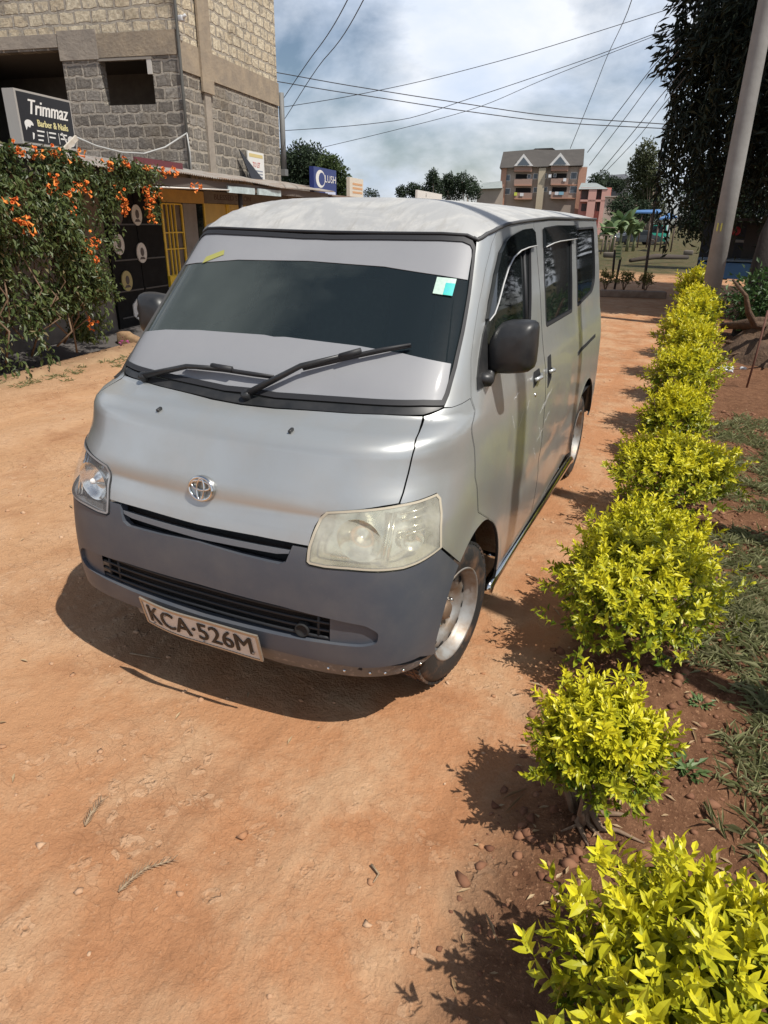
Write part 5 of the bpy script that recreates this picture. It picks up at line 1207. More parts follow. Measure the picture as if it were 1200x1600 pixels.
mb=MB(); mb.tube([fr[0]-FN*.03+FZ*z for z in (-h*.5,-fr[0][2]+0)],.04,6); mb.build('support',[M('sign_post3',(.1,.1,.1),.6)],B)
# lower roofs of the shops beyond the stone building
SH2=empty('far_shops',fp(13,-2,0),'low far shops with rusty iron roofs behind the van','shop'); mb=MB(); fbox(mb,8.2,26,-6,.0,-.2,2.3); mb.build('wall',[WALLM],SH2)
mb=MB(); V=[fp(8.1,1.3,2.32),fp(26,1.3,2.32),fp(26,-6,2.75),fp(8.1,-6,2.75)]; mb.add(V+[np.array(v)-FZ*.04 for v in V],[[0,1,2,3],[7,6,5,4],[0,4,5,1],[1,5,6,2],[2,6,7,3],[3,7,4,0]]); mb.build('roof',[M('rusty_iron_far',(.30,.27,.24),.7,.2,col2=(.2,.11,.07),ns=2)],SH2)
# ------------------------------------------------------------------ background
def far(px,D):
    d=ray(px); t=D/np.linalg.norm(d[:2]); return CAM[:3]+d*t
class Plane:
    def __init__(s,px,D):
        p=far(px,D); s.o=np.array([p[0],p[1],0.0]); d=ray(px)[:2]; d/=np.linalg.norm(d); s.N=np.array([-d[0],-d[1],0]); s.A=np.array([d[1],-d[0],0]); s.B=FZ; s.D=D
    def ab(s,px): h=hitp(px,s.o,s.N)-s.o; return np.array([h@s.A,h[2]])
    def P(s,a,b,n=0): return s.o+s.A*a+s.B*b+s.N*n
    def rect(s,x0,y0,x1,y1):
        a=s.ab((x0,y0));c=s.ab((x1,y1)); return min(a[0],c[0]),max(a[0],c[0]),min(a[1],c[1]),max(a[1],c[1])
    def box(s,mb,a0,a1,b0,b1,n0,n1,m=0):
        V=[s.P(a,b,n) for a in (a0,a1) for b in (b0,b1) for n in (n0,n1)]
        mb.add(V,[[0,1,3,2],[4,6,7,5],[0,4,5,1],[2,3,7,6],[0,2,6,4],[1,5,7,3]],False,m)
BARK=M('bark',(.14,.10,.07),.9,col2=(.22,.18,.14),ns=12,bs=30,bst=.5,bd=.02)
LT_G=leafmat('tree_leaf_green',(.030,.050,.018),(.085,.115,.040),.2,.6,.2); LT_D=leafmat('tree_leaf_dark',(.018,.030,.016),(.045,.066,.032),.15,.6,.2); LT_O=leafmat('tree_leaf_olive',(.045,.055,.025),(.12,.13,.06),.2,.6,.2)
def tree(blobs,D,label,mat,seed,n=1500,leafpx=3.2,group=None,name='tree',spiky=0,trunkpx=None):
    """blobs: (px x, px y, radius px); every blob becomes a ragged clump at its real distance"""
    r=np.random.default_rng(seed); cx=np.mean([b[0] for b in blobs]); base=far((cx,360),D); base[2]=-.4
    T=empty(name,base,label,'tree',group); tot=sum(b[2]**2 for b in blobs); P=[];Nn=[]
    mb=MB(); top=None
    for b in blobs:
        dd=D*(1+.02*r.normal()); c=far((b[0],b[1]),dd); R_=b[2]*dd/1037
        m=int(n*b[2]**2/tot); d=rdir(m,r); kk=1+.22*np.sin(d[:,0]*5+b[0])*np.sin(d[:,2]*6+b[1])+.10*r.normal(size=m)
        rad=R_*kk*r.beta(3.5,1.1,m); p=c+d*rad[:,None]*np.array([1,1,1+spiky]); P.append(p); Nn.append(d)
        mid=(base+c)/2+np.array([0,0,.12*np.linalg.norm(c-base)]); mb.tube([base*.6+c*.4*np.array([0,0,1])+np.array([base[0],base[1],0])*.4*1.0 if False else base+np.array([0,0,.25*(c[2]-base[2])]),mid,c],[R_*.03+.03,R_*.025+.02,R_*.015+.01],5)
    P=np.concatenate(P);Nn=np.concatenate(Nn); k=len(P); L=leafpx*D/1037*r.uniform(.7,1.5,k)
    Dd=unit(Nn+.9*r.normal(size=(k,3))); V,F,C=leaves(P,Dd,unit(Nn+.5*r.normal(size=(k,3))+np.array([0,0,.5])),L,L*.55,.1,.1,False,np.clip(.45+.28*r.normal(size=k)+.25*Nn[:,2],0,1))
    mobj('crown',V,F,mat,T,cols=C)
    rt=max(.10,.018*np.linalg.norm(P.max(0)-P.min(0))); mb.tube([base,base+np.array([.05,0,.3*(P[:,2].max()-base[2])]),base+np.array([0,.05,.62*(P[:,2].max()-base[2])])],[rt,rt*.75,rt*.4],8); mb.build('trunk',[BARK],T); return T
GT='trees behind the roofs'
tree([(452,262,22),(470,250,20),(486,246,17),(462,285,22),(500,262,18),(485,280,24)],62,'broad dark green tree filling the gap right of the stone building',LT_D,1,11000,3.4,GT)
tree([(515,262,17),(527,280,16),(512,290,20),(536,296,11)],58,'rounded tree whose crown falls away behind the navy sign',LT_G,2,8000,3.2,GT)
tree([(575,302,7),(586,304,6)],90,'small distant tree right of the cream sign',LT_D,3,500,2.2,GT)
tree([(677,274,6),(675,284,9),(678,296,14)],120,'pointed dark conifer left of the apartment block',LT_D,4,3000,2.4,GT,spiky=.3)
tree([(628,300,8),(645,297,9),(655,303,10)],130,'low dark trees at the left end of the distant tree line',LT_D,5,2600,2.4,GT)
tree([(700,282,9),(698,296,11)],125,'slim leafy tree just right of the pointed conifer',LT_D,6,2200,2.4,GT)
tree([(722,284,12),(712,297,14),(735,291,11),(740,300,10)],125,'wide dark tree touching the apartment block',LT_D,7,4200,2.4,GT)
tree([(930,283,9),(942,281,10),(955,287,9),(968,290,9),(936,294,10)],175,'dark tree clump behind the grey-roofed annex',LT_D,8,3600,2.2,GT)
tree([(1010,240,14),(1000,262,16),(1018,266,16),(1005,290,20),(1022,300,18),(1000,318,18),(1020,335,16)],88,'tall feathery grey-green tree behind the blue shelters',LT_O,9,12000,2.8,GT,spiky=.25)
tree([(975,318,14),(985,338,12),(960,325,10),(1010,330,14)],80,'dark bushes beside the banana plants',LT_D,10,3600,2.6,GT)
tree([(1088,300,26),(1110,330,30),(1085,345,22),(1110,280,28),(1145,330,36),(1180,330,36),(1160,280,36)],34,'dark tree with a pale slim trunk beyond the pole',LT_D,11,14000,4.0,GT)
# ---- apartment block
AP=Plane((848,300),150.0); q=AP.P(0,0); B=empty('apartment_block',q,'four storey apartment block with brown roof and two white gables','building')
WB=M('brown_brick_render',(.43,.355,.29),.9,col2=(.36,.295,.245),ns=.6); SAL=M('salmon_render',(.47,.26,.18),.9,col2=(.42,.23,.16),ns=.5); RF=M('brown_shingle',(.062,.055,.049),.85,col2=(.078,.069,.06),ns=.8,bs=3,bst=.3,bd=.1); WG=M('white_gable',(.72,.70,.67),.7); GLS=M('dim_window',(.10,.12,.14),.15); RAIL=M('balcony_wall',(.36,.24,.19),.9)
def AR(mb,x0,y0,x1,y1,n0,n1): a=AP.rect(x0,y0,x1,y1); AP.box(mb,*a,n0,n1)
a0,a1,zb_,zt=AP.rect(783.5,262,907,350); 
mb=MB(); AP.box(mb,a0,a1,-.5,zt+.2,-9,0); mb.build('wall',[WB],B)
def apx(L,n): return [AP.P(*AP.ab(p),n) for p in L]
mb=MB(); f=apx([(781,263),(911,259)],1.2); t=apx([(784.5,233.5),(833,229.5),(836,228),(864,227),(869,230.5),(916,228.5)],-5); bk=[p+AP.N*-11.5 for p in f]
V=[f[0],f[1]]+t+[bk[0],bk[1]]; mb.add(V,[[0,1,7,6,5,4,3,2],[9,8,2,3,4,5,6,7],[0,2,8],[1,9,7],[0,8,9,1]]); mb.build('roof',[RF],B)
for (x0,x1,ax,ay,by) in ((803.5,833.5,818.7,241.5,260.5),(857.5,890.5,875.5,240,259.5)):
    fr_=apx([(x0,by),(x1,by),(ax,ay)],1.9); mb=MB(); mb.add(fr_+[p-AP.N*6 for p in fr_],[[0,1,2],[0,2,5,3],[1,4,5,2],[0,3,4,1],[3,5,4]]); G=mb.build('gable',[WG],B)
    m=np.mean(fr_,0); mb=MB(); V=[m+(p-m)*.66-FZ*.12+AP.N*.06 for p in fr_]; mb.add(V,[[0,1,2]]); mb.build('gable_window',[GLS],G)
for x0,x1 in ((804,831),(861,887)):
    for y0,y1 in ((261,269),(280,291),(301.5,312)):
        if x0>850: y0-=1;y1-=1
        mb=MB(); AR(mb,x0,y0,x1,y1,0,1.3); bl=mb.build('balcony',[RAIL],B)
        mb=MB(); AR(mb,x0,y1-2.2,x1,y1,1.305,1.4); mb.build('balcony_band',[SAL],bl)
        mb=MB(); AR(mb,x0+2,y0-8,x1-2,y0-.6,.005,.05); mb.build('balcony_opening',[DARK],bl)
    for y0 in (272,293): 
        break
for x0,y0,x1,y1 in ((789,273,797,283),(789,294,797,304),(833.5,271,840,280),(833.5,292.5,840,301),(848,271,854,279),(848,292,855,300),(892,269,901,280),(891,291,902,302),(824,272,829.5,279),(865,271,869,277)):
    mb=MB(); AR(mb,x0,y0,x1,y1,.0,.08); w=mb.build('window',[WG],B); mb=MB(); AR(mb,x0+.7,y0+.8,(x0+x1)/2-.2,y1-.8,.081,.1); AR(mb,(x0+x1)/2+.2,y0+.8,x1-.7,y1-.8,.081,.1); mb.build('pane',[GLS],w)
mb=MB(); AR(mb,842.5,263,845,345,.0,1.0); mb.build('drain_stack',[M('pale_stack',(.5,.42,.3),.8)],B)
for y in (290,311): mb=MB(); AR(mb,884,y-2,904,y,.0,.3); mb.build('floor_band',[SAL],B)
for x0,x1 in ((784,785.6),(905.4,907)): mb=MB(); AR(mb,x0,262,x1,345,.0,.4); mb.build('corner_pier',[SAL],B)
for x0,x1,y,c in ((804,808,301,(.6,.65,.1)),(813,818,302,(.7,.7,.7)),(858,861,299,(.7,.7,.72)),(867,872,300,(.7,.72,.75)),(873,880,300,(.25,.45,.55)),(880,884,279,(.75,.75,.75)),(857,861,273,(.8,.8,.8))):
    mb=MB(); AR(mb,x0,y,x1,y+5,1.42,1.5); tag(mb.build('laundry',[M('cloth_%d'%x0,c,.9)],loc=tuple(AP.P(*AP.ab((x0,y)),1.45))),'laundry drying on a balcony of the apartment block','laundry','laundry on the apartment balconies')
# annexes
AN=Plane((928,300),140.0); B=empty('grey_roof_annex',AN.P(0,0),'two storey salmon pink house with grey hip roof right of the apartment block','building')
def XR(pl,mb,x0,y0,x1,y1,n0,n1): pl.box(mb,*pl.rect(x0,y0,x1,y1),n0,n1)
PINK=M('pink_render',(.62,.25,.20),.9,col2=(.52,.21,.17),ns=.5); GRF=M('grey_iron_roof',(.30,.33,.31),.6,col2=(.24,.26,.25),ns=1)
mb=MB(); XR(AN,mb,908,293,945,372,-8,0); mb.build('wall',[PINK],B)
mb=MB(); f=[AN.P(*AN.ab(p),1.0) for p in ((904,296),(950,295.5))]; t=[AN.P(*AN.ab(p),-4) for p in ((908,284),(932,284))]; bk=[p-AN.N*10 for p in f]; mb.add(f+t+bk,[[0,1,3,2],[1,5,3],[5,4,2,3],[4,0,2],[0,4,5,1]]); mb.build('roof',[GRF],B)
for x0,y0,x1,y1 in ((909,297,920,312),(924,297,941,311),(923,317,930,330),(933,316,939,330),(909,318,919,330)): mb=MB(); XR(AN,mb,x0,y0,x1,y1,.0,.06); mb.build('opening',[M('annex_dark',(.09,.06,.055),.8)],B)
mb=MB(); XR(AN,mb,907,312,946,315.5,.0,.9); mb.build('balcony_band',[M('pale_pink',(.66,.36,.30),.9)],B)
mb=MB(); XR(AN,mb,941,296,944,372,.0,.9); XR(AN,mb,920.5,296,923,372,.0,.9); mb.build('column',[M('pale_pink2',(.66,.36,.30),.9)],B)
A2=Plane((765,300),142.0); B=empty('low_annex',A2.P(0,0),'low house with pale grey iron roof left of the apartment block','building')
mb=MB(); XR(A2,mb,746,294,783,345,-8,0); mb.build('wall',[WB],B); mb=MB(); f=[A2.P(*A2.ab(p),.8) for p in ((743,295.5),(785,294))]; t=[A2.P(*A2.ab(p),-4) for p in ((755,284),(785,281))]; mb.add(f+t+[p-A2.N*9 for p in f],[[0,1,3,2],[0,2,4],[1,5,3],[2,3,5,4],[0,4,5,1]]); mb.build('roof',[GRF],B)
A3=Plane((968,280),190.0); B=empty('hill_house',A3.P(0,0),'dark grey house on the rise behind the annex roof','building')
mb=MB(); XR(A3,mb,950,279,972,372,-8,0); mb.build('wall',[M('dull_wall',(.16,.15,.15),.9)],B); mb=MB(); f=[A3.P(*A3.ab(p),.8) for p in ((942,281),(985,280))]; t=[A3.P(*A3.ab(p),-4) for p in ((952,272),(978,270))]; mb.add(f+t+[p-A3.N*9 for p in f],[[0,1,3,2],[1,5,3],[5,4,2,3],[4,0,2],[0,4,5,1]]); mb.build('roof',[M('dark_roof',(.10,.10,.11),.7)],B)
for x in (953,961,967): mb=MB(); XR(A3,mb,x,283,x+3,288,.0,.06); mb.build('window',[GLS],B)
A4=Plane((972,315),105.0); B=empty('cream_house',A4.P(0,0),'pale pink low house behind the banana plants','building')
mb=MB(); XR(A4,mb,946,308,997,378,-6,0); mb.build('wall',[M('cream_render',(.60,.46,.38),.9,col2=(.5,.38,.31),ns=.6)],B); mb=MB(); XR(A4,mb,945,306.4,998,308,-6.2,.3); mb.build('roof',[M('pale_coping',(.62,.52,.45),.9)],B)
for x in (957,975,983): mb=MB(); XR(A4,mb,x,314,x+3.5,319,.0,.06); mb.build('window',[DARK],B)
# banana plants
BAN=leafmat('banana_leaf',(.09,.15,.06),(.26,.33,.16),.3,.5,.3)
for i,(x,y,h) in enumerate(((948,372,40),(958,372,52),(970,372,56),(982,372,50),(992,372,42))):
    D=58+i*1.2; b=far((x,y),D); b[2]=-.38; H=h*D/1037; rr=np.random.default_rng(i+60)
    T=empty('banana_plant',b,['leftmost short banana plant beside the pink house wall','tall banana plant with torn leaves second from the pink house','tallest banana plant in the middle of its row','banana plant right of the tallest one','small banana plant nearest the blue shelter'][i],'banana plant','banana plants in front of the pale pink house')
    V=[];F=[];C=[];n=0
    for k in range(20):
        a=rr.uniform(0,6.28); L=H*rr.uniform(.5,.75); d=np.array([math.cos(a),math.sin(a),0]); s=np.array([-d[1],d[0],0]); t0=rr.random(); up_=rr.uniform(.7,1.7)
        for j in range(7):
            u=j/6; p=b+FZ*H*.40+d*L*u*.55+FZ*L*(1.55*u-.85*u*u*up_); w=.34*math.sin(math.pi*(.08+.9*u))
            for q,zz in ((-1,-.12),(0,0),(1,-.12)): V.append(p+s*w*q+FZ*zz*w); C.append((t0,t0,t0,1))
        for j in range(6):
            for q in range(2): F.append([n+j*3+q,n+j*3+q+1,n+j*3+q+4,n+j*3+q+3])
        n+=21
    mobj('foliage',V,F,BAN,T,smooth=True,cols=C); mb=MB(); mb.tube([b,b+FZ*H*.5],[.14,.09],8); mb.build('stem',[M('banana_stem',(.16,.17,.08),.7)],T)
# blue shelters
BLU=M('blue_iron_sheet',(.07,.17,.38),.5,col2=(.10,.22,.42),ns=1)
for (pts,D,lab) in (([(988,331),(1034,332),(1032,326.5),(990,328)],72,'open market shelter with flat blue iron roof'),([(1029,341.5),(1058,339),(1048,332.5),(1046,332.5)],66,'small shelter with peaked blue iron roof next to the dark tree')):
    PL=Plane(pts[0],D); B=empty('blue_shelter',PL.P(0,0),lab,'shelter','blue roofed shelters'); mb=MB()
    f=[PL.P(*PL.ab(p),1.5) for p in pts[:2]]; t=[PL.P(*PL.ab(p),-1.5) for p in pts[:1:-1]]; V=f+t[::-1]; V=V+[v-FZ*.12 for v in V]; mb.add(V,[[0,1,2,3],[7,6,5,4],[0,4,5,1],[1,5,6,2],[2,6,7,3],[3,7,4,0]]); mb.build('roof',[BLU],B)
    for t_ in (.05,.35,.65,.95):
        p=f[0]*(1-t_)+f[1]*t_; mb=MB(); mb.tube([np.array([p[0],p[1],-.4]),p-FZ*.06-PL.N*.3],.07,6); mb.build('post',[M('shelter_post',(.12,.08,.06),.8)],B)
# ---- cars far down the road
def car(px,D,yaw,col,label,kind,zg=-.35):
    b=far(px,D); b[2]=zg; T=empty('parked_car' if kind!='van' else 'parked_van',b,label,'car' if kind!='van' else 'van',rz=0)
    L,Wd,Hh=(4.3,1.7,1.45) if kind!='van' else (4.2,1.7,1.95); c,s=math.cos(yaw),math.sin(yaw); E1=np.array([c,s,0]);E2=np.array([-s,c,0])
    prof=[(-L/2,.32),(-L/2,.78),(-L*.46,.92),(-L*.33,.98),(-L*.20,Hh),(L*.16,Hh),(L*.30,.98),(L*.47,.86),(L/2,.70),(L/2,.32)] if kind!='van' else [(-L/2,.35),(-L/2,1.1),(-L*.46,Hh-.1),(-L*.42,Hh),(L*.24,Hh),(L*.36,1.15),(L*.48,.98),(L/2,.8),(L/2,.35)]
    V=[];k=len(prof)
    for q in (-1,-.92,.92,1):
        for x,z in prof: w=Wd/2*(1-.14*max(0,(z-.95))/.6); zz=z if abs(q)<.95 else z*.985+.005; V.append(b+E1*x+E2*w*q+FZ*zz)
    F=[[i*k+j,i*k+(j+1)%k,(i+1)*k+(j+1)%k,(i+1)*k+j] for i in range(3) for j in range(k)]+[list(range(k))[::-1],[3*k+j for j in range(k)]]
    mobj('body',V,F,M('car_paint_%d'%int(px[0]),col,.3,.3,.5),T)
    mb=MB()
    wp=[(-L*.30,1.0),(-L*.19,Hh-.09),(L*.15,Hh-.09),(L*.26,1.0)] if kind!='van' else [(-L*.42,1.15),(-L*.41,Hh-.15),(L*.22,Hh-.15),(L*.31,1.15)]
    for q in (-1,1): 
        P_=[b+E1*x+E2*q*(Wd/2*(1-.14*max(0,(z-.95))/.6)+.012)+FZ*z for x,z in wp]; mb.add(P_,[[0,1,2,3]])
    mb.build('side_window',[TINT],T)
    mb=MB(); x0,z0,x1,z1=((L*.29,1.0,L*.17,Hh-.05) if kind!='van' else (L*.35,1.18,L*.25,Hh-.1)); n=E1*.03+FZ*.02; mb.add([b+E1*x0+E2*Wd*.42+FZ*z0+n,b+E1*x0-E2*Wd*.42+FZ*z0+n,b+E1*x1-E2*Wd*.38+FZ*z1+n,b+E1*x1+E2*Wd*.38+FZ*z1+n],[[0,1,2,3]]); mb.build('windscreen',[TINT],T)
    for x in (-L*.31,L*.31):
        for q in (-1,1): mb=MB(); mb.lathe([(-.09,.2),(-.09,.31),(.09,.31),(.09,.2),(.07,.01)],b+E1*x+E2*q*(Wd/2-.06)+FZ*.31,E2*q,18); mb.build('wheel',[TYRE],T)
    for q in (-1,1): mb=MB(); mb.box(b+E1*L*.495+E2*q*Wd*.36+FZ*.75,(.14,.14,.14),bev=.04); mb.build('headlight',[REFL],T)
car((994,378),80,R(-150),(.03,.035,.04),'dark grey saloon parked beyond the grass verge','car')
car((984,372),92,R(-160),(.60,.60,.60),'white car half hidden behind the dark saloon','car')
car((1029,378),84,R(-92),(.03,.26,.18),'green van facing the camera beside the blue shelter','van')
# timber frame at the verge
b=far((950,376),52); b[2]=-.3; mb=MB(); A=Plane((950,376),52)
for x in (941,947,953,959): p=A.P(*A.ab((x,376)))*np.array([1,1,0])+FZ*-.35; mb.tube([p,p+FZ*1.25+A.A*.1],.05,6)
p0=A.P(*A.ab((939,355)));p1=A.P(*A.ab((961,356))); mb.tube([p0,p1],.04,6); mb.tube([p0-FZ*.5,p1-FZ*.5],.04,6); tag(mb.build('timber_fence',[M('old_timber',(.16,.12,.09),.9)],loc=tuple(b)),'rough timber fence in front of the banana plants','fence')
# ---- kerb planter with small shrubs, sign on two posts, thin pole
k0,k1=hit((938,464),2,0),hit((1041,467),2,0); d=unit(k1-k0); n=np.cross(d,FZ)*-1; mb=MB(); mb.box((k0+k1)/2+n*.12+FZ*.08,(np.linalg.norm(k1-k0)+.0,.24,.18),np.stack([d,n,FZ],1),bev=.03)
tag(mb.build('planter_edge',[M('worn_concrete',(.20,.13,.09),.95,col2=(.30,.22,.16),ns=5,bs=20,bst=.5,bd=.02)],loc=tuple((k0+k1)/2)),'low worn concrete kerb across the end of the road','kerb')
OLV=leafmat('olive_shrub_leaf',(.10,.10,.03),(.26,.24,.07),.25,.6)
for i,(px,w,h) in enumerate((((945,456),.24,.42),((974,455),.26,.40),((1007,458),.18,.40))):
    g=hit(px,2,.02); rr=np.random.default_rng(80+i); V,F,C=shoots_bush(60,w,w,h*.5,80+i,.08,False,7); T=empty('small_shrub',g,['small yellowing shrub by the sign posts','small shrub with a reddish shoot between sign and thin pole','small round shrub at the foot of the thin pole'][i],'shrub','small shrubs in the kerb planter')
    mobj('foliage',V+g+FZ*h*.75,F,OLV,T,cols=C); mb=MB()
    for k in range(6): a=k*1.05; mb.tube([g,g+np.array([.05*math.cos(a),.05*math.sin(a),h*.4]),g+np.array([w*.6*math.cos(a),w*.6*math.sin(a),h*.9])],[.014,.010,.004],5)
    mb.build('stem',[TWIG],T)
g=hit((960,452),2,0); D=np.linalg.norm((g-CAM[:3])[:2]); A=Plane((960,452),D); S_=empty('post_sign',g,'narrow yellow-green notice board on two leaning dark posts','sign')
V=[A.P(*A.ab(p),.03) for p in ((962,385),(974,379),(970,405),(962.5,406))]; mb=MB(); mb.add(V+[v-A.N*.03 for v in V],[[0,1,2,3],[7,6,5,4],[0,4,5,1],[1,5,6,2],[2,6,7,3],[3,7,4,0]]); mb.build('panel',[M('notice_board',(.52,.58,.22),.6,col2=(.62,.66,.42),ns=9)],S_)
for a,b_ in (((961,390),(957,430)),((970,402),(960,452))): mb=MB(); mb.tube([A.P(*A.ab(a),-.03),A.P(*A.ab(b_),-.03)],.035,6); mb.build('post',[M('charred_post',(.035,.028,.025),.8)],S_)
mb=MB()
for k in range(4): c=A.P(*A.ab((967-.6*k,386+5*k)),.045); mb.box(c,(.13,.006,.03),np.stack([A.A,A.N,FZ],1)); 
mb.build('print_line',[M('green_print',(.10,.22,.08),.6)],S_)
g=hit((1006,452),2,0); D=np.linalg.norm((g-CAM[:3])[:2]); A=Plane((1006,452),D); mb=MB(); mb.tube([A.P(*A.ab(p)) for p in ((1005,452),(1012,400),(1019,350),(1027,290),(1036,215))],[.042,.04,.036,.03,.025],7); tag(mb.build('thin_pole',[M('thin_pole_wood',(.07,.055,.045),.8)],loc=tuple(g)),'thin leaning wooden pole rising from the kerb planter','pole')
# fallen log on the verge
a,b_=hit((985,407),2,.1),hit((1074,402),2,.1); mb=MB(); mb.tube([a,a*.6+b_*.4+FZ*.12,b_],[.09,.13,.11],8); tag(mb.build('fallen_log',[M('dark_log',(.06,.045,.035),.95)],loc=tuple(a)),'dark fallen log on the grass verge in front of the cars','log')
for px,lab,s_ in (((953,402),'flat grey rubble block on the verge left of the log',.45),((1075,398),'pale broken block at the right end of the fallen log',.35)): g=hit(px,2,0); mb=MB(); mb.box(g+FZ*.12,(s_*1.6,s_,.28),bev=.06); tag(mb.build('rubble_block',[M('dark_rubble',(.13,.11,.09),.95)],loc=tuple(g)),lab,'block')
# ---- utility pole, stay poles out of frame
PC=M('pole_concrete',(.30,.29,.27),.9,col2=(.22,.21,.195),ns=2.5,bs=14,bst=.4,bd=.01)
g=hit((1100,512),2,0); top=far((1199,0),np.linalg.norm((g-CAM[:3])[:2])); d=top-g; U_=empty('utility_pole',g,'thick grey concrete utility pole leaning at the end of the hedge','pole'); mb=MB(); mb.tube([g-FZ*.2,g+d*.5,g+d,g+d*1.5],[.165,.15,.135,.12],14); mb.build('shaft',[PC],U_)
A=Plane((1122,355),np.linalg.norm((g-CAM[:3])[:2])-.17); c=A.P(*A.ab((1124,355))); mb=MB(); 
for k in (-.03,.03): mb.box(c+A.A*k,(.022,.012,.13),np.stack([A.A,A.N,FZ],1))
mb.build('yellow_mark',[M('yellow_chalk',(.42,.36,.07),.8)],U_)
for (yb,lab) in ((YS1,'tall bare pole right of the hedge, its shadow striping the front door'),(YS2,'tall bare pole right of the hedge, its shadow striping the rear of the roof')):
    xp=3.6; yp=yb-(.15/.56)*(xp-.79); mb=MB(); mb.tube([np.array([xp,yp,-.2]),np.array([xp,yp,5]),np.array([xp,yp,10.5])],[.085,.08,.07],12); tag(mb.build('timber_pole',[M('creosote_pole',(.10,.075,.055),.85)],loc=(xp,yp,0)),lab,'pole','timber poles right of the hedge')
# ---- drooping dark tree on the right
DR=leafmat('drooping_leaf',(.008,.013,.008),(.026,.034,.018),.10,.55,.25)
def droop(c,rx,ry,z0,z1,n,seed,base,label):
    r=np.random.default_rng(seed); T=empty('weeping_tree',base,label,'tree'); P=[];D=[];U=[];Ls=[];TT=[]
    c=np.array(c); nst=int(n/34)
    for i in range(nst):
        a=r.uniform(0,6.28); q=math.sqrt(r.random()); lay=r.random(); zz=z0+(z1-z0)*(.30+.70*lay); w=math.sqrt(max(.05,1-((lay-.25)/.85)**2))
        an=np.array([c[0]+rx*q*w*math.cos(a),c[1]+ry*q*w*math.sin(a),zz]); ln=min(r.uniform(.8,2.6),zz-z0+.2*r.random()); out=np.array([math.cos(a),math.sin(a),0])*.18
        m=34; t=np.linspace(0,1,m); s=an+np.outer(t,np.array([0,0,-ln]))+np.outer(t*(1-t)*2,out)+.03*r.normal(size=(m,3)); P.append(s); D.append(unit(np.array([0,0,-1.0])+.75*r.normal(size=(m,3)))); Ls.append(.19*r.uniform(.6,1.3,m)); TT.append(np.full(m,r.random()))
    # leafy plates of the upper boughs
    for i in range(int(n/300)):
        a=r.uniform(0,6.28); lay=r.random(); zz=z0+(z1-z0)*(.45+.6*lay); w=math.sqrt(max(.05,1-((lay-.1)/1.0)**2)); o=np.array([math.cos(a),math.sin(a),-.25]); st=np.array([c[0],c[1],zz])+o*np.array([rx*w*.55,ry*w*.55,.6])
        for k in range(10):
            m=9; p=st+o*np.array([rx*w*.055*k,ry*w*.055*k,.07*k]); s=np.tile(p,(m,1))+.10*r.normal(size=(m,3)); P.append(s); D.append(unit(o+np.array([0,0,-.5])+.6*r.normal(size=(m,3)))); Ls.append(.24*r.uniform(.6,1.2,m)); TT.append(np.full(m,.3+.5*r.random()))
    P=np.concatenate(P);D=np.concatenate(D);Ls=np.concatenate(Ls);TT=np.concatenate(TT); k=len(P)
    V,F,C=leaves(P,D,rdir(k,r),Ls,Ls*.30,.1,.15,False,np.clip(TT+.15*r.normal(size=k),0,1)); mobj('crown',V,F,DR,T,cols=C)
    mb=MB(); b=np.array(base); mb.tube([b-FZ*.1,b+np.array([.05,.1,1.6]),np.array([c[0],c[1],z1*.55]),np.array([c[0],c[1],z1*.95])],[.22,.17,.13,.04],9)
    for i in range(14): a=i*2.4; zz=z1*(.35+.045*i); mb.tube([np.array([c[0],c[1],zz]),np.array([c[0]+rx*.5*math.cos(a),c[1]+ry*.5*math.sin(a),zz+.5]),np.array([c[0]+rx*.85*math.cos(a),c[1]+ry*.85*math.sin(a),zz+.2])],[.06,.04,.012],5)
    mb.build('trunk',[M('dark_bark',(.028,.021,.017),.9,bs=25,bst=.6,bd=.02)],T)
tb=hit((1163,528),2,0)
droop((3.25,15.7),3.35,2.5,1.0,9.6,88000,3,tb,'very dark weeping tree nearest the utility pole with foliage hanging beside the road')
droop((5.1,19.6),3.5,2.4,1.3,10.8,46000,8,np.array([5.1,19.6,0]),'second dark weeping tree added behind the first one and the blue stall')  # added to close the sky gaps mirrored in the van windows
# ---- shady corner: shrub hedge, roots, stick, litter, stall
HG=leafmat('shrub_leaf',(.03,.065,.018),(.09,.16,.05),.25,.5,.3)
r=np.random.default_rng(12); n=5200; P=[]
while len(P)<n:
    q=r.uniform(-1,1,3); 
    if (q**2).sum()>1 or (q**2).sum()<.35: continue
    P.append(np.array([3.1,11.0,.62])+q*np.array([1.35,.75,.62])*(1+.12*r.normal()))
P=np.array(P); D=unit((P-np.array([3.1,11.0,.4]))*np.array([.6,.8,1])+.5*r.normal(size=(n,3))); L=.10*r.uniform(.6,1.3,n); V,F,C=leaves(P,D,unit(np.array([0,0,1.])+.6*r.normal(size=(n,3))),L,L*.5,.15,.15,False,r.random(n))
T=empty('green_shrub',(3.1,11.0,0),'dark green leafy shrub behind the tree roots at the right edge','shrub'); mobj('foliage',V,F,HG,T,cols=C); mb=MB()
for k in range(9): x=2.1+.25*k; mb.tube([(x,11,-.05),(x+.05,11,.5),(x+.1,11.05,.9)],[.02,.015,.006],5)
mb.build('stem',[TWIG],T)
ROOT=M('root_bark',(.085,.050,.030),.95,col2=(.14,.085,.05),ns=7,bs=22,bst=.9,bd=.03)
T=empty('root_mass',(2.6,9.1,0),'tangled brown tree roots and trunk base lying in the shade','tree roots'); mb=MB(); r=np.random.default_rng(9)
gx_=np.linspace(1.75,4.0,34);gy_=np.linspace(8.3,10.4,28); V=[];F=[]
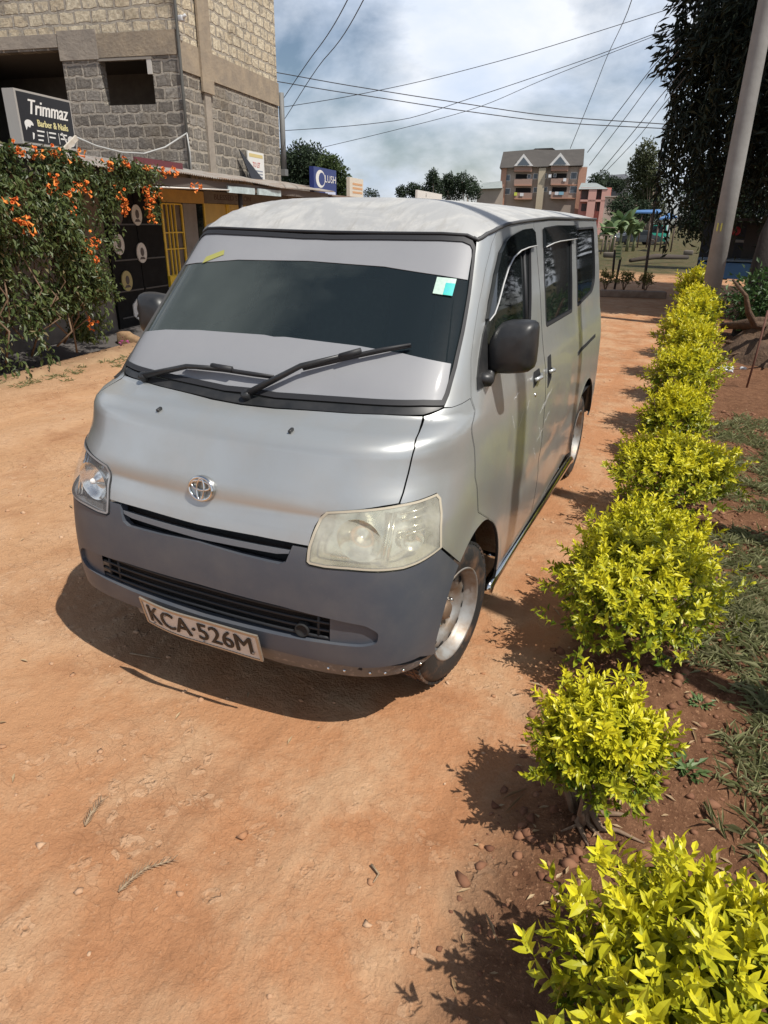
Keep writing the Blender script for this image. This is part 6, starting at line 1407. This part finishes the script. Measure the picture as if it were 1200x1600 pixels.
for j,y in enumerate(gy_):
    for i,x in enumerate(gx_): e=max(0,1-((x-2.9)/1.15)**2-((y-9.4)/1.05)**2); V.append((x,y,-.03+.55*e**.6*(1+.9*float(fbm(np.array(x),np.array(y),2.2,201)))))
for j in range(27):
    for i in range(33): a=j*34+i; F.append([a,a+1,a+35,a+34])
mb.add(V,F,True); mb.build('earth_mound',[ROOT],T)
mb=MB()
for k in range(16):
    a=r.uniform(2.6,5.0); c=np.array([2.85+r.normal(0,.45),9.25+r.normal(0,.3),.45+.1*r.normal()]); q=[c]; d=np.array([math.cos(a),math.sin(a),-.25])
    for j in range(4): d=unit(d+.35*r.normal(size=3)+np.array([0,0,-.12])); q.append(q[-1]+d*.28)
    q=[np.array([p[0],p[1],max(p[2],.03)]) for p in q]; s_=r.uniform(.03,.07); mb.tube(q,[s_*1.3,s_,s_*.8,s_*.55,s_*.3],7)
mb.tube([(1.75,9.6,.40),(2.2,9.4,.50),(2.9,9.25,.56),(3.6,9.2,.66),(4.3,9.3,.95)],[.04,.09,.08,.10,.14],9); mb.build('root',[ROOT],T)
a,b_=hit((1165,611),2,0),None; A=Plane((1165,611),np.linalg.norm((a-CAM[:3])[:2])); mb=MB(); mb.tube([a,A.P(*A.ab((1180,560))),A.P(*A.ab((1200,485)))],[.012,.013,.012],6); tag(mb.build('iron_rod',[M('rusty_rod',(.14,.06,.04),.8)],loc=tuple(a)),'thin rusty rod stuck upright in the bare soil','rod')
for px,s_,lab in (((1133,580),.075,'crumpled white plastic bag on the soil beside the hedge'),((1161,577),.03,'small white scrap of litter right of the plastic bag')):
    g=hit(px,2,.03); bm=bmesh.new(); bmesh.ops.create_icosphere(bm,subdivisions=3,radius=1); rr=np.random.default_rng(int(px[0])); V=np.array([v.co[:] for v in bm.verts]); F=[[v.index for v in f.verts] for f in bm.faces]; bm.free(); V=V*(1+.22*rr.normal(size=(len(V),1)))*np.array([1.3,.9,.6])*s_+g+FZ*s_*.4; tag(mobj('litter',V,F,M('white_plastic',(.62,.62,.62),.5),loc=tuple(g)),lab,'litter')
A=Plane((1150,420),19.0); BS=M('blue_boards',(.09,.22,.45),.7,col2=(.11,.24,.42),ns=3); T=empty('blue_stall',A.P(0,0),'roadside stall with blue board counter in deep shade behind the pole','stall')
mb=MB(); XR(A,mb,1092,409,1230,440,-.8,0); mb.build('counter',[BS],T); mb=MB(); XR(A,mb,1090,406.5,1232,408.8,-.9,.1); mb.build('counter_top',[M('pale_blue_edge',(.16,.22,.28),.6)],T)
mb=MB(); XR(A,mb,1136,376,1164,380.5,-1.4,-1.0); XR(A,mb,1166,368,1200,379,-1.6,-1.45); mb.build('white_shelf',[WHT],T)
for x in (1130,1168,1215): mb=MB(); XR(A,mb,x,352,x+5,440,-.7,-.6); mb.build('post',[M('stall_post',(.05,.045,.04),.8)],T)
mb=MB(); XR(A,mb,1095,340,1235,346,-2.2,.3); mb.build('roof',[M('stall_roof',(.05,.05,.055),.7)],T)
mb=MB(); XR(A,mb,1095,346,1235,430,-2.2,-2.1); mb.build('back_board',[M('stall_back',(.03,.035,.045),.8)],T)
c=A.P(*A.ab((1150,361)),.1); mb=MB(); mb.lathe([(0,.10),(.02,.10),(.03,.07),(.03,.001)],c,A.N,20); tag(mb.build('red_disc_sign',[M('red_disc',(.35,.02,.03),.5)],loc=tuple(c)),'small round red sign hanging at the blue stall','sign')
# ---- overhead cables
CAB=M('cable_black',(.03,.03,.035),.7)
def cable(pts,lab,r_=.5):
    # pts: (px x, px y, distance); smooth sag between the traced points
    P=np.array([far(p[:2],p[2]) for p in pts]); t=np.linspace(0,1,len(P)); tt=np.linspace(0,1,24); Q=np.stack([pchip(t,P[:,k])(tt) for k in range(3)],1); D=np.array([np.linalg.norm(q-CAM[:3]) for q in Q]); mb=MB(); mb.tube(Q,np.maximum(.010,r_*D/1037*1.0),5); tag(mb.build('overhead_cable',[CAB],loc=tuple(Q[0])),lab,'cable','overhead power cables')
cable([(425,112,24),(560,136,26),(700,158,28),(860,181,30),(1040,194,32)],'upper of the two near-level cables from the building to the weeping tree',.55)
cable([(425,126,24),(560,148,26),(730,174,28),(880,192,30),(1040,201,32)],'lower of the two near-level cables from the building to the weeping tree',.55)
cable([(425,170,40),(520,155,38),(622,135,36),(789,93,34),(1075,5,32)],'topmost of the cables that rise to the right in a long sag',.4)
cable([(430,205,42),(520,199,40),(622,188,38),(740,152,36),(900,98,34),(1070,35,32)],'middle cable of those that rise to the right in a long sag',.4)
cable([(480,236,44),(622,202,40),(740,170,37),(860,120,35),(1070,38,33)],'lowest cable rising to the right, ending above the tree line',.35)
cable([(1040,-200,12),(990,-10,18),(940,110,40),(891,232,120)],'single steep cable running down to the apartment roof',.4)
cable([(640,-260,9),(548,-10,14),(495,78,18),(440,158,22)],'left of the two steep cables beside the stone building',.45)
cable([(670,-260,9),(573,-10,14),(512,86,19),(442,190,24)],'right of the two steep cables beside the stone building',.3)
cable([(1060,60,14),(1000,130,28),(918,238,110)],'uppermost cable of the bundle fanning down from the weeping tree',.5)
cable([(1060,80,14),(995,160,30),(921,258,110)],'second cable of the bundle fanning down from the weeping tree',.45)
cable([(1070,105,14),(1010,180,30),(937,270,110)],'third cable of the bundle fanning down from the weeping tree',.5)
cable([(1070,122,14),(1005,205,32),(935,280,110)],'lowest cable of the bundle fanning down from the weeping tree',.4)

# trees standing off to the right of the grass (they are what the van's flank mirrors)
for i,(x,y,h,lab) in enumerate(((9.5,3.0,6.5,'leafy green tree standing off to the right of the long grass'),(10.5,9.5,7.5,'taller dark tree off to the right behind the roots'))):
    r=np.random.default_rng(500+i); T=empty('shade_tree',(x,y,0),lab,'tree'); P=[];Nn=[]
    for k in range(9): c=np.array([x+r.normal(0,1.1),y+r.normal(0,1.5),h*r.uniform(.35,.85)]); d=rdir(700,r); P.append(c+d*(1.35*r.beta(3,1.1,700))[:,None]); Nn.append(d)
    P=np.concatenate(P);Nn=np.concatenate(Nn); n=len(P); L=.22*r.uniform(.7,1.4,n); V,F,C=leaves(P,unit(Nn+.9*r.normal(size=(n,3))),unit(Nn+np.array([0,0,.5])),L,L*.5,.1,.1,False,r.random(n)); mobj('crown',V,F,LT_D,T,cols=C)
    mb=MB(); mb.tube([(x,y,-.1),(x+.1,y,h*.4),(x,y+.1,h*.75)],[.2,.15,.06],8); mb.build('trunk',[BARK],T)
# ------------------------------------------------------------------ light, sky, camera
SUNV=np.array([.56,-.15,1.0]); SUNV/=np.linalg.norm(SUNV)
sl=bpy.data.lights.new('sun','SUN'); sl.energy=5.0; sl.angle=R(.5); sl.color=(1.0,.955,.88)
so=bpy.data.objects.new('sun',sl); COL.objects.link(so); so.location=(6,-1,9)
so.rotation_euler=Vector(-SUNV).to_track_quat('-Z','Y').to_euler()
W=bpy.data.worlds.new('World'); SC.world=W; W.use_nodes=True
nt=W.node_tree; bg=nt.nodes['Background']; out=nt.nodes['World Output']
sky=nd(nt,'ShaderNodeTexSky',sky_type='NISHITA',sun_disc=False); sky.sun_elevation=math.asin(SUNV[2]); sky.sun_rotation=math.atan2(SUNV[0],SUNV[1]); sky.air_density=1.0; sky.dust_density=1.2
tc=nd(nt,'ShaderNodeTexCoord'); sep=nd(nt,'ShaderNodeSeparateXYZ'); nt.links.new(tc.outputs['Generated'],sep.inputs[0])
mp=nd(nt,'ShaderNodeMapping'); mp.inputs['Location'].default_value=CLOUD_OFF; mp.inputs['Scale'].default_value=(1,1,2.0); nt.links.new(tc.outputs['Generated'],mp.inputs['Vector'])
n1=noise(nt,mp.outputs['Vector'],3.4,9,.55,.2)
n2=noise(nt,mp.outputs['Vector'],4.6,8,.55,.15)
cover=ramp(nt,n1,.37,.57)
shade=ramp(nt,n2,.30,.66,(7.4,8.9,11.4),(11.6,11.9,12.4))
hi=nd(nt,'ShaderNodeMapRange',interpolation_type='SMOOTHSTEP'); hi.inputs['From Min'].default_value=.30; hi.inputs['From Max'].default_value=.72; hi.inputs['To Min'].default_value=1; hi.inputs['To Max'].default_value=.12; nt.links.new(sep.outputs['Z'],hi.inputs['Value'])
cm=nd(nt,'ShaderNodeMath',operation='MULTIPLY'); nt.links.new(cover,cm.inputs[0]); nt.links.new(hi.outputs[0],cm.inputs[1])
cl=mix(nt,cm.outputs[0],sky.outputs[0],shade)
nt.links.new(cl,bg.inputs['Color']); bg.inputs['Strength'].default_value=.085
cam=bpy.data.cameras.new('camera'); co=bpy.data.objects.new('camera',cam); COL.objects.link(co)
cam.sensor_fit='VERTICAL'; cam.sensor_height=36.0; cam.lens=CAM[6]*36.0/1600; cam.clip_start=.05; cam.clip_end=2000
r,u,f=CM[0],CM[1],CM[2]
mw=Matrix(((r[0],u[0],-f[0],CAM[0]),(r[1],u[1],-f[1],CAM[1]),(r[2],u[2],-f[2],CAM[2]),(0,0,0,1))); co.matrix_world=mw
SC.camera=co
SC.view_settings.view_transform='Standard'; SC.view_settings.look='None'; SC.view_settings.gamma=1; SC.view_settings.exposure=EXPO
SC.cycles.use_denoising=True
SC.cycles.max_bounces=8; SC.cycles.transparent_max_bounces=16
